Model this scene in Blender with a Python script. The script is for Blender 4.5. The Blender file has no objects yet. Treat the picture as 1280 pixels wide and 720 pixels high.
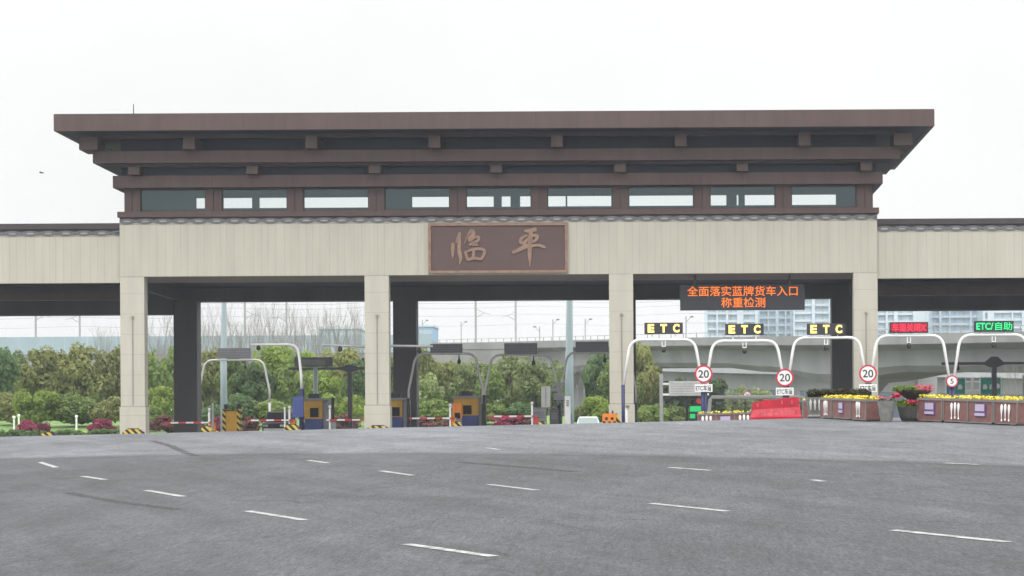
import bpy, math, random
from math import radians as R, sin, cos, pi
from mathutils import Vector, Matrix
random.seed(7)
S = bpy.context.scene
COL = S.collection

# ------------------------------------------------------------------ camera, sky, sun, exposure
EYE, F, VX, VY, ROLL = 1.95, 2600.0, 812.0, 550.0, 0.0057
cam = bpy.data.cameras.new('camera'); co = bpy.data.objects.new('camera', cam); COL.objects.link(co)
co.location = (0, 0, EYE)
co.rotation_euler = (Matrix.Rotation(R(90), 3, 'X') @ Matrix.Rotation(-ROLL, 3, 'Z')).to_euler()
cam.sensor_width = 36; cam.lens = 36 * F / 1280
cam.shift_x = -(VX - 640) / 1280; cam.shift_y = (VY - 360) / 1280
cam.clip_start = 0.5; cam.clip_end = 6000
S.camera = co
w = bpy.data.worlds.new('World'); S.world = w; w.use_nodes = True
nt = w.node_tree; nt.nodes.clear()
sky = nt.nodes.new('ShaderNodeTexSky'); sky.sky_type = 'NISHITA'; sky.sun_disc = False
sky.sun_elevation = R(52); sky.sun_rotation = R(200); sky.dust_density = 6; sky.air_density = 1.5
tc = nt.nodes.new('ShaderNodeTexCoord'); sp = nt.nodes.new('ShaderNodeSeparateXYZ')
mr = nt.nodes.new('ShaderNodeMapRange')
mr.interpolation_type = 'SMOOTHSTEP'
mr.inputs['From Min'].default_value = .16; mr.inputs['From Max'].default_value = .8
mr.inputs['To Min'].default_value = 9.9; mr.inputs['To Max'].default_value = 31.0
cn = nt.nodes.new('ShaderNodeTexNoise'); cn.inputs['Scale'].default_value = 5; cn.inputs['Detail'].default_value = 3
cm_ = nt.nodes.new('ShaderNodeMapRange'); cm_.inputs['From Min'].default_value = .3; cm_.inputs['From Max'].default_value = .7
cm_.inputs['To Min'].default_value = .96; cm_.inputs['To Max'].default_value = 1.06
cx_ = nt.nodes.new('ShaderNodeMath'); cx_.operation = 'MULTIPLY'
cl = nt.nodes.new('ShaderNodeCombineColor')
bl = nt.nodes.new('ShaderNodeMath'); bl.operation = 'MULTIPLY'; bl.inputs[1].default_value = .985
mx = nt.nodes.new('ShaderNodeMix'); mx.data_type = 'RGBA'; mx.inputs[0].default_value = 0.88
bg = nt.nodes.new('ShaderNodeBackground'); bg.inputs['Strength'].default_value = 0.1
ow = nt.nodes.new('ShaderNodeOutputWorld')
L = nt.links.new
L(tc.outputs['Generated'], sp.inputs[0]); L(sp.outputs['Z'], mr.inputs['Value'])
L(tc.outputs['Generated'], cn.inputs['Vector']); L(cn.outputs['Fac'], cm_.inputs['Value']); L(cm_.outputs[0], cx_.inputs[0]); L(mr.outputs[0], cx_.inputs[1])
L(cx_.outputs[0], bl.inputs[0])
L(cx_.outputs[0], cl.inputs[0]); L(cx_.outputs[0], cl.inputs[1]); L(bl.outputs[0], cl.inputs[2])
L(sky.outputs[0], mx.inputs[6]); L(cl.outputs[0], mx.inputs[7])
L(mx.outputs[2], bg.inputs['Color']); L(bg.outputs[0], ow.inputs['Surface'])
sl = bpy.data.lights.new('sun', 'SUN'); sl.energy = 0.5; sl.angle = R(20); sl.color = (1, .96, .9)
so = bpy.data.objects.new('sun', sl); COL.objects.link(so); so.rotation_euler = (R(38), 0, R(-20))
S.view_settings.view_transform = 'Standard'; S.view_settings.look = 'None'
S.view_settings.exposure = 0.1; S.view_settings.gamma = 1.0
S.view_settings.use_curve_mapping = False

# ------------------------------------------------------------------ helpers
def W(x, y, Y):
    xu = x + ROLL * (VY - y); yu = y + ROLL * (x - VX)
    return Vector(((xu - VX) / F * Y, Y, EYE + (VY - yu) / F * Y))
def sstep(a, b, v):
    t = min(1, max(0, (v - a) / (b - a))); return t * t * (3 - 2 * t)
def road_z(X, Y):
    P = .038 * Y + .02 * X - .0035 * max(0, X - 5) ** 2
    if X > 11: P = .038 * Y + .02 * 11 - .0035 * 36 - .02 * (X - 11)
    if X < -45: P = .038 * Y - .9
    Q = 2.565 + .0163 * min(5, max(-30, X))
    k = .05
    m = min(P, Q)
    return m - k * math.log(math.exp(-(P - m) / k) + math.exp(-(Q - m) / k))
def ground_z(X, Y):
    return road_z(X, Y) + 2.3 * sstep(180, 225, Y) * (1 - sstep(-12, 4, X))
def on_road(x, y):
    lo, hi = 6.0, 66.0
    for _ in range(50):
        m = (lo + hi) / 2; p = W(x, y, m)
        if p.z > road_z(p.x, m): lo = m
        else: hi = m
    p = W(x, y, lo); p.z = road_z(p.x, lo); return p

class MB:
    def __init__(s): s.v = []; s.f = []
    def add(s, vs, fs):
        n = len(s.v); s.v += [tuple(q) for q in vs]; s.f += [tuple(i + n for i in f) for f in fs]
    def box(s, x0, x1, y0, y1, z0, z1):
        vs = [(x0,y0,z0),(x1,y0,z0),(x1,y1,z0),(x0,y1,z0),(x0,y0,z1),(x1,y0,z1),(x1,y1,z1),(x0,y1,z1)]
        s.add(vs, [(0,3,2,1),(4,5,6,7),(0,1,5,4),(1,2,6,5),(2,3,7,6),(3,0,4,7)]); return s
    def prism(s, poly, y0, y1):            # poly of (x,z) counter-clockwise seen from -Y, extruded along Y
        n = len(poly)
        s.add([(x, y0, z) for x, z in poly] + [(x, y1, z) for x, z in poly],
              [tuple(range(n)), tuple(range(2*n-1, n-1, -1))] + [(i, i+n, (i+1) % n + n, (i+1) % n) for i in range(n)]); return s
    def prism_x(s, poly, x0, x1):          # poly of (y,z) extruded along X
        n = len(poly)
        s.add([(x0, y, z) for y, z in poly] + [(x1, y, z) for y, z in poly],
              [tuple(range(n)), tuple(range(2*n-1, n-1, -1))] + [(i, i+n, (i+1) % n + n, (i+1) % n) for i in range(n)]); return s
    def tube(s, pts, rad, n=8):
        pts = [Vector(p) for p in pts]; rs = rad if isinstance(rad, (list, tuple)) else [rad] * len(pts)
        rings = []
        for i, p in enumerate(pts):
            d = (pts[min(i+1, len(pts)-1)] - pts[max(i-1, 0)]).normalized()
            u = d.cross(Vector((0, 1, 0)) if abs(d.y) < .9 else Vector((1, 0, 0))).normalized(); q = d.cross(u)
            rings.append([p + u * rs[i] * cos(2*pi*k/n) + q * rs[i] * sin(2*pi*k/n) for k in range(n)])
        vs = [v for r in rings for v in r]; fs = []
        for i in range(len(pts) - 1):
            for k in range(n): fs.append((i*n+k, i*n+(k+1) % n, (i+1)*n+(k+1) % n, (i+1)*n+k))
        fs += [tuple(range(n))[::-1], tuple(range((len(pts)-1)*n, len(pts)*n))]
        s.add(vs, fs); return s
    def lathe(s, c, prof, n=12, sy=1.0):   # prof of (z, r)
        vs = []; fs = []
        for z, r in prof:
            for k in range(n): vs.append((c[0] + r*cos(2*pi*k/n), c[1] + sy*r*sin(2*pi*k/n), c[2] + z))
        for i in range(len(prof)-1):
            for k in range(n): fs.append((i*n+k, i*n+(k+1) % n, (i+1)*n+(k+1) % n, (i+1)*n+k))
        fs += [tuple(range(n))[::-1], tuple(range((len(prof)-1)*n, len(prof)*n))]
        s.add(vs, fs); return s
    def disc(s, c, r, t, n=32, r0=0):      # disc (or ring) facing -Y
        if r0 == 0:
            s.prism([(c[0]+r*cos(2*pi*k/n), c[2]+r*sin(2*pi*k/n)) for k in range(n)], c[1], c[1]+t)
        else:
            vs = []; fs = []
            for k in range(n):
                a = 2*pi*k/n
                for rr, y in ((r0, c[1]), (r, c[1]), (r, c[1]+t), (r0, c[1]+t)): vs.append((c[0]+rr*cos(a), y, c[2]+rr*sin(a)))
            for k in range(n):
                a, b = 4*k, 4*((k+1) % n)
                for j in range(4): fs.append((a+j, a+(j+1) % 4, b+(j+1) % 4, b+j))
            s.add(vs, fs)
        return s
    def build(s, name, m, parent=None, loc=None, smooth=False, world=True, rot=0):
        me = bpy.data.meshes.new(name)
        off = Vector(loc) if loc is not None else (wloc(parent) if (parent and world) else Vector((0,0,0)))
        me.from_pydata([tuple(Vector(q) - off) for q in s.v], [], s.f); me.validate()
        import bmesh
        b = bmesh.new(); b.from_mesh(me); bmesh.ops.recalc_face_normals(b, faces=b.faces); b.to_mesh(me); b.free()
        if smooth:
            for p in me.polygons: p.use_smooth = True
        me.materials.append(m)
        o = bpy.data.objects.new(name, me); COL.objects.link(o)
        if parent: o.parent = parent
        elif loc is not None: o.location = loc
        return o
def wloc(o):
    v = Vector((0,0,0))
    while o: v += o.location; o = o.parent
    return v
def tag(o, label=None, cat=None, group=None, kind=None):
    if label: o['label'] = label
    if cat: o['category'] = cat
    if group: o['group'] = group
    if kind: o['kind'] = kind
    return o
def thing(name, label, cat, loc=(0,0,0), group=None, rz=0):
    o = bpy.data.objects.new(name, None); COL.objects.link(o); o.location = loc; o.rotation_euler = (0,0,rz)
    o.empty_display_size = .3
    return tag(o, label, cat, group)
def copy_tree(o, parent=None):
    c = o.copy(); COL.objects.link(c)
    if parent: c.parent = parent
    for ch in list(o.children): copy_tree(ch, c)
    return c
def dup(o, loc, label, group=None, rz=None):
    c = copy_tree(o); c.location = loc; c['label'] = label
    if group: c['group'] = group
    if rz is not None: c.rotation_euler = (0,0,rz)
    return c
def text_mb(body, width, height, cx, y, cz, t=.01, bold=0.0, space=1.0):
    cu = bpy.data.curves.new('lettering', 'FONT'); cu.body = body; cu.offset = bold; cu.space_character = space
    o = bpy.data.objects.new('lettering', cu); COL.objects.link(o)
    bpy.context.view_layer.update()
    me = bpy.data.meshes.new_from_object(o.evaluated_get(bpy.context.evaluated_depsgraph_get()))
    bpy.data.objects.remove(o); bpy.data.curves.remove(cu)
    vs = [v.co.copy() for v in me.vertices]; fs = [tuple(p.vertices) for p in me.polygons]
    bpy.data.meshes.remove(me)
    x0 = min(v.x for v in vs); x1 = max(v.x for v in vs); y0 = min(v.y for v in vs); y1 = max(v.y for v in vs)
    sx = width / (x1-x0); sy = height / (y1-y0)
    m = MB(); m.add([(cx + (v.x-(x0+x1)/2)*sx, y, cz + (v.y-(y0+y1)/2)*sy) for v in vs], fs)
    return m

# ------------------------------------------------------------------ materials
def new_mat(name):
    m = bpy.data.materials.new(name); m.use_nodes = True
    n = m.node_tree; b = n.nodes['Principled BSDF']; return m, n, b
def mat(name, col, rough=.6, var=.12, scale=1.5, metal=0, bump=0, spec=.5, streak=False, col2=None):
    m, n, b = new_mat(name)
    b.inputs['Roughness'].default_value = rough; b.inputs['Metallic'].default_value = metal
    b.inputs['Specular IOR Level'].default_value = spec
    t = n.nodes.new('ShaderNodeTexCoord'); mp = n.nodes.new('ShaderNodeMapping')
    if streak: mp.inputs['Scale'].default_value = (1, 1, .12)
    z = n.nodes.new('ShaderNodeTexNoise'); z.inputs['Scale'].default_value = scale; z.inputs['Detail'].default_value = 5
    cr = n.nodes.new('ShaderNodeValToRGB')
    c2 = col2 or col
    cr.color_ramp.elements[0].position = .3; cr.color_ramp.elements[1].position = .7
    cr.color_ramp.elements[0].color = (*[c*(1-var) for c in col], 1); cr.color_ramp.elements[1].color = (*[min(1, c*(1+var)) for c in c2], 1)
    n.links.new(t.outputs['Object'], mp.inputs[0]); n.links.new(mp.outputs[0], z.inputs['Vector'])
    n.links.new(z.outputs['Fac'], cr.inputs[0]); n.links.new(cr.outputs[0], b.inputs['Base Color'])
    if bump:
        bp = n.nodes.new('ShaderNodeBump'); bp.inputs['Strength'].default_value = bump; bp.inputs['Distance'].default_value = .02
        n.links.new(z.outputs['Fac'], bp.inputs['Height']); n.links.new(bp.outputs[0], b.inputs['Normal'])
    return m
def emit(name, col, st):
    m, n, b = new_mat(name)
    b.inputs['Base Color'].default_value = (*[c*.3 for c in col], 1)
    b.inputs['Emission Color'].default_value = (*col, 1); b.inputs['Emission Strength'].default_value = st
    return m
def cladding(name, col, vert=True, zj=0, warm=0):
    m, n, b = new_mat(name); b.inputs['Roughness'].default_value = .75
    N = n.nodes.new; K = n.links.new
    t = N('ShaderNodeTexCoord'); s = N('ShaderNodeSeparateXYZ'); K(t.outputs['Object'], s.inputs[0])
    ns = N('ShaderNodeTexNoise'); mp = N('ShaderNodeMapping'); mp.inputs['Scale'].default_value = (.9, .9, .16)
    ns.inputs['Scale'].default_value = 1.6; ns.inputs['Detail'].default_value = 6
    K(t.outputs['Object'], mp.inputs[0]); K(mp.outputs[0], ns.inputs['Vector'])
    c1 = N('ShaderNodeValToRGB'); c1.color_ramp.elements[0].position = .3; c1.color_ramp.elements[1].position = .72
    c1.color_ramp.elements[0].color = (*[c*.92 for c in col], 1); c1.color_ramp.elements[1].color = (*[c*1.05 for c in col], 1)
    K(ns.outputs['Fac'], c1.inputs[0])
    out = c1.outputs[0]
    def mul(a, val):
        x = N('ShaderNodeMix'); x.data_type = 'RGBA'; x.blend_type = 'MULTIPLY'; x.inputs[0].default_value = 1
        K(a, x.inputs[6]); K(val, x.inputs[7]); return x.outputs[2]
    if vert:
        v = N('ShaderNodeTexVoronoi'); v.voronoi_dimensions = '1D'; v.inputs['Scale'].default_value = 1.9; v.inputs['Randomness'].default_value = .75
        K(s.outputs['X'], v.inputs['W'])
        a = N('ShaderNodeMapRange'); a.inputs['To Min'].default_value = .975; a.inputs['To Max'].default_value = 1.02
        q = N('ShaderNodeSeparateColor'); K(v.outputs['Color'], q.inputs[0]); K(q.outputs[0], a.inputs['Value'])
        out = mul(out, a.outputs[0])
        e = N('ShaderNodeTexVoronoi'); e.voronoi_dimensions = '1D'; e.feature = 'DISTANCE_TO_EDGE'; e.inputs['Scale'].default_value = 1.9; e.inputs['Randomness'].default_value = .75
        K(s.outputs['X'], e.inputs['W'])
        g = N('ShaderNodeMapRange'); g.inputs['From Min'].default_value = .02; g.inputs['From Max'].default_value = .05
        g.inputs['To Min'].default_value = .84; g.inputs['To Max'].default_value = 1
        K(e.outputs['Distance'], g.inputs['Value']); out = mul(out, g.outputs[0])
    if zj:
        d = N('ShaderNodeMath'); d.operation = 'DIVIDE'; d.inputs[1].default_value = zj; K(s.outputs['Z'], d.inputs[0])
        fr = N('ShaderNodeMath'); fr.operation = 'FRACT'; K(d.outputs[0], fr.inputs[0])
        g = N('ShaderNodeMapRange'); g.inputs['From Min'].default_value = .02; g.inputs['From Max'].default_value = .04
        g.inputs['To Min'].default_value = .82; g.inputs['To Max'].default_value = 1
        K(fr.outputs[0], g.inputs['Value']); out = mul(out, g.outputs[0])
    K(out, b.inputs['Base Color']); return m
def panel(name, col):
    m, n, b = new_mat(name); N = n.nodes.new; K = n.links.new
    t = N('ShaderNodeTexCoord'); s = N('ShaderNodeSeparateXYZ'); K(t.outputs['Object'], s.inputs[0])
    ns = N('ShaderNodeTexNoise'); mp = N('ShaderNodeMapping'); mp.inputs['Scale'].default_value = (1.3, 1.3, .2); ns.inputs['Scale'].default_value = 1.1; ns.inputs['Detail'].default_value = 6; ns.inputs['Roughness'].default_value = .65
    K(t.outputs['Object'], mp.inputs[0]); K(mp.outputs[0], ns.inputs['Vector'])
    c = N('ShaderNodeValToRGB'); c.color_ramp.elements[0].position = .3; c.color_ramp.elements[1].position = .72
    c.color_ramp.elements[0].color = (*[q*.84 for q in col], 1); c.color_ramp.elements[1].color = (*[q*1.14 for q in col], 1); K(ns.outputs['Fac'], c.inputs[0])
    d = N('ShaderNodeMath'); d.operation = 'DIVIDE'; d.inputs[1].default_value = 2.7075; K(s.outputs['X'], d.inputs[0])
    f = N('ShaderNodeMath'); f.operation = 'FRACT'; K(d.outputs[0], f.inputs[0])
    g = N('ShaderNodeMapRange'); g.inputs['From Min'].default_value = .008; g.inputs['From Max'].default_value = .02; g.inputs['To Min'].default_value = .7; K(f.outputs[0], g.inputs['Value'])
    fl = N('ShaderNodeMath'); fl.operation = 'FLOOR'; K(d.outputs[0], fl.inputs[0])
    wn = N('ShaderNodeTexWhiteNoise'); wn.noise_dimensions = '1D'; K(fl.outputs[0], wn.inputs['W'])
    g2 = N('ShaderNodeMapRange'); g2.inputs['To Min'].default_value = .94; g2.inputs['To Max'].default_value = 1.05; K(wn.outputs['Value'], g2.inputs['Value'])
    mm = N('ShaderNodeMath'); mm.operation = 'MULTIPLY'; K(g.outputs[0], mm.inputs[0]); K(g2.outputs[0], mm.inputs[1])
    x = N('ShaderNodeMix'); x.data_type = 'RGBA'; x.blend_type = 'MULTIPLY'; x.inputs[0].default_value = 1; K(c.outputs[0], x.inputs[6]); K(mm.outputs[0], x.inputs[7])
    K(x.outputs[2], b.inputs['Base Color']); b.inputs['Roughness'].default_value = .55
    return m
def foliage(name, dark, light, scale=.5):
    m, n, b = new_mat(name); N = n.nodes.new; K = n.links.new
    t = N('ShaderNodeTexCoord'); z = N('ShaderNodeTexNoise'); z.inputs['Scale'].default_value = scale; z.inputs['Detail'].default_value = 4
    g = N('ShaderNodeNewGeometry')
    oi = N('ShaderNodeObjectInfo')
    K(g.outputs['Position'], z.inputs['Vector'])
    ad = N('ShaderNodeMath'); ad.operation = 'MULTIPLY_ADD'; ad.inputs[1].default_value = .5; K(g.outputs['Random Per Island'], ad.inputs[0]); K(z.outputs['Fac'], ad.inputs[2])
    c = N('ShaderNodeValToRGB'); c.color_ramp.elements[0].position = .45; c.color_ramp.elements[1].position = 1.0
    c.color_ramp.elements[0].color = (*dark, 1); c.color_ramp.elements[1].color = (*light, 1)
    K(ad.outputs[0], c.inputs[0])
    hv = N('ShaderNodeHueSaturation'); mr = N('ShaderNodeMapRange'); mr.inputs['To Min'].default_value = .8; mr.inputs['To Max'].default_value = 1.2
    K(oi.outputs['Random'], mr.inputs['Value']); K(mr.outputs[0], hv.inputs['Value']); K(c.outputs[0], hv.inputs['Color'])
    K(hv.outputs[0], b.inputs['Base Color']); b.inputs['Roughness'].default_value = .6; b.inputs['Specular IOR Level'].default_value = .25
    tr = N('ShaderNodeBsdfTranslucent'); K(hv.outputs[0], tr.inputs['Color'])
    ms = N('ShaderNodeMixShader'); ms.inputs[0].default_value = .42
    K(b.outputs[0], ms.inputs[1]); K(tr.outputs[0], ms.inputs[2]); K(ms.outputs[0], n.nodes['Material Output'].inputs['Surface'])
    return m
def hazard(name, a, b_, per=.35, slope=1.0):
    m, n, b = new_mat(name); N = n.nodes.new; K = n.links.new
    t = N('ShaderNodeTexCoord'); s = N('ShaderNodeSeparateXYZ'); K(t.outputs['Object'], s.inputs[0])
    x = N('ShaderNodeMath'); x.operation = 'MULTIPLY_ADD'; x.inputs[1].default_value = slope; K(s.outputs['Z'], x.inputs[0]); K(s.outputs['X'], x.inputs[2])
    d = N('ShaderNodeMath'); d.operation = 'DIVIDE'; d.inputs[1].default_value = per; K(x.outputs[0], d.inputs[0])
    f = N('ShaderNodeMath'); f.operation = 'FRACT'; K(d.outputs[0], f.inputs[0])
    g = N('ShaderNodeMath'); g.operation = 'GREATER_THAN'; g.inputs[1].default_value = .5; K(f.outputs[0], g.inputs[0])
    k = N('ShaderNodeMix'); k.data_type = 'RGBA'; k.inputs[6].default_value = (*a, 1); k.inputs[7].default_value = (*b_, 1)
    K(g.outputs[0], k.inputs[0]); K(k.outputs[2], b.inputs['Base Color']); b.inputs['Roughness'].default_value = .5
    return m

M = dict(
    cream=cladding('cream_cladding', (.525, .5, .42)),
    cream_pillar=cladding('cream_stone', (.55, .525, .445), vert=False, zj=1.35),
    brown=panel('brown_metal', (.092, .058, .053)),
    brown_dark=panel('dark_brown_metal', (.055, .045, .047)),
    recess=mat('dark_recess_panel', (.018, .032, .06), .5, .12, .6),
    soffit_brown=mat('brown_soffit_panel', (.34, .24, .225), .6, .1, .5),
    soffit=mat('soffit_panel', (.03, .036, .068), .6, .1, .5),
    grey_pillar=mat('dark_grey_column', (.09, .088, .093), .7, .12, .8, streak=True),
    pale=mat('pale_stone', (.42, .41, .37), .7),
    sign_brown=mat('sign_brown', (.105, .065, .06), .55, .07, .5),
    copper=mat('aged_copper', (.28, .175, .125), .5, .2, 3),
    white=mat('white_paint', (.9, .9, .89), .45, .05, 2),
    white_dirty=mat('weathered_white_paint', (.55, .55, .53), .55, .1, 2),
    galv=mat('galvanised_grey', (.36, .37, .37), .45, .1, 2),
    grey=mat('grey_sign_back', (.15, .15, .165), .6, .08, 2),
    midgrey=mat('grey_cabinet_paint', (.25, .26, .27), .6, .08, 2),
    pipe=mat('beige_grey_pipe', (.34, .325, .285), .6, .1, 2),
    black=mat('black_plastic', (.02, .02, .022), .5, .1, 3),
    screen=mat('led_panel_black', (.035, .035, .045), .5, .15, 30),
    navy=mat('navy_blue_paint', (.035, .04, .12), .5, .1, 2),
    blue=mat('booth_blue_paint', (.05, .075, .24), .5, .1, 2),
    amber=mat('amber_paint', (.55, .3, .03), .5, .1, 2),
    orange=mat('orange_paint', (.75, .22, .02), .5, .08, 3),
    red=mat('red_plastic', (.42, .008, .03), .45, .2, 5),
    signred=mat('sign_red', (.6, .03, .07), .4, .05, 3),
    redpaint=mat('red_paint', (.5, .05, .06), .5, .08, 3),
    signblack=mat('sign_black', (.03, .03, .035), .5, .05, 3),
    pole=mat('pale_blue_pole_paint', (.42, .52, .54), .4, .06, 1),
    darkpole=mat('dark_steel', (.06, .065, .075), .5, .1, 2),
    concrete=mat('concrete', (.42, .44, .465), .85, .16, .25, bump=.2, streak=True),
    concrete_dark=mat('weathered_concrete', (.3, .305, .305), .85, .18, .3, bump=.2, streak=True),
    barrier=mat('pale_blue_noise_barrier', (.36, .47, .52), .5, .08, .5),
    tower=mat('tower_white_render', (.6, .7, .77), .7, .06, .1),
    towerglass=mat('tower_glass', (.42, .53, .6), .3, .15, .12),
    bark=mat('bark', (.12, .1, .085), .9, .2, 2),
    greybark=mat('grey_bark', (.3, .285, .27), .9, .2, 2),
    planter=mat('reddish_brown_composite', (.2, .095, .085), .6, .15, 6),
    rim=mat('grey_planter_rim', (.2, .185, .175), .7, .12, 4),
    stonepot=mat('grey_stone_pot', (.2, .2, .19), .8, .2, 6, bump=.3),
    dark_pot=mat('dark_grey_pot', (.075, .075, .07), .8, .15, 4),
    lavender=mat('lavender_plate', (.48, .42, .56), .5, .05, 3),
    purple=mat('purple_plate', (.14, .08, .24), .5, .05, 3),
    teal=mat('teal_sign_sheet', (.02, .36, .27), .4, .06, 1),
    yellowflower=mat('yellow_petals', (.62, .5, .02), .6, .25, 8),
    redflower=mat('red_petals', (.36, .02, .05), .6, .2, 8),
    glass_dark=mat('dark_car_glass', (.015, .016, .02), .6, .1, 2, spec=.15),
    carblack=mat('black_car_paint', (.02, .02, .024), .5, .1, 2, spec=.12),
    sky_glass=mat('car_glass_painted_sky', (.3, .37, .36), .2, .05, 2),  # sky reflection in the windscreen painted in as a pale base colour
    carpale=mat('pale_mint_car_paint', (.55, .66, .62), .25, .04, 2),
    rubber=mat('rubber', (.02, .02, .02), .8, .1, 4),
    chrome=mat('chrome', (.6, .6, .6), .2, .05, 2, metal=1),
    leaf_bright=foliage('leaf_bright', (.17, .27, .045), (.33, .41, .085)),
    leaf_mid=foliage('leaf_mid', (.145, .225, .062), (.25, .325, .09)),
    leaf_dark=foliage('leaf_dark', (.085, .16, .06), (.155, .23, .088)),
    leaf_olive=foliage('leaf_olive', (.185, .22, .068), (.31, .32, .112)),
    leaf_pale=foliage('leaf_pale', (.22, .28, .11), (.33, .38, .16)),
    leaf_azalea=foliage('leaf_azalea', (.14, .03, .06), (.42, .06, .14), 1.2),
    leaf_rust=foliage('leaf_rust', (.11, .065, .05), (.27, .1, .1), 1.2),
    leaf_hedge=foliage('leaf_hedge', (.045, .055, .03), (.11, .1, .055), 1.5),
    haz=hazard('hazard_stripe_yellow_black', (.65, .47, .06), (.02, .02, .02), .45),
    redwhite=hazard('red_white_stripe', (.6, .03, .05), (.8, .8, .8), 1.05, 0),
    led_orange=emit('led_orange', (1, .2, .012), 1.15),
    led_yellow=emit('led_yellow', (1, .74, .2), 1.7),
    led_red=emit('led_red', (1, .03, .08), 1.6),
    led_green=emit('led_green', (.03, .9, .25), 1.3),
    led_green_dim=emit('led_green_dim', (.02, .55, .17), .8),
    led_redpanel=mat('red_led_panel', (.34, .006, .03), .5, .1, 20),
    led_greenpanel=mat('green_led_panel', (.012, .07, .05), .5, .1, 20),
)
def glass():
    m, n, b = new_mat('window_glass'); N = n.nodes.new; K = n.links.new
    t = N('ShaderNodeBsdfTransparent'); t.inputs[0].default_value = (.93, .96, .95, 1)
    g = N('ShaderNodeBsdfGlossy'); g.inputs['Color'].default_value = (.55, .7, .75, 1); g.inputs['Roughness'].default_value = .08
    ms = N('ShaderNodeMixShader'); ms.inputs[0].default_value = .07
    K(t.outputs[0], ms.inputs[1]); K(g.outputs[0], ms.inputs[2]); K(ms.outputs[0], n.nodes['Material Output'].inputs['Surface'])
    return m
M['glass'] = glass()

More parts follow.
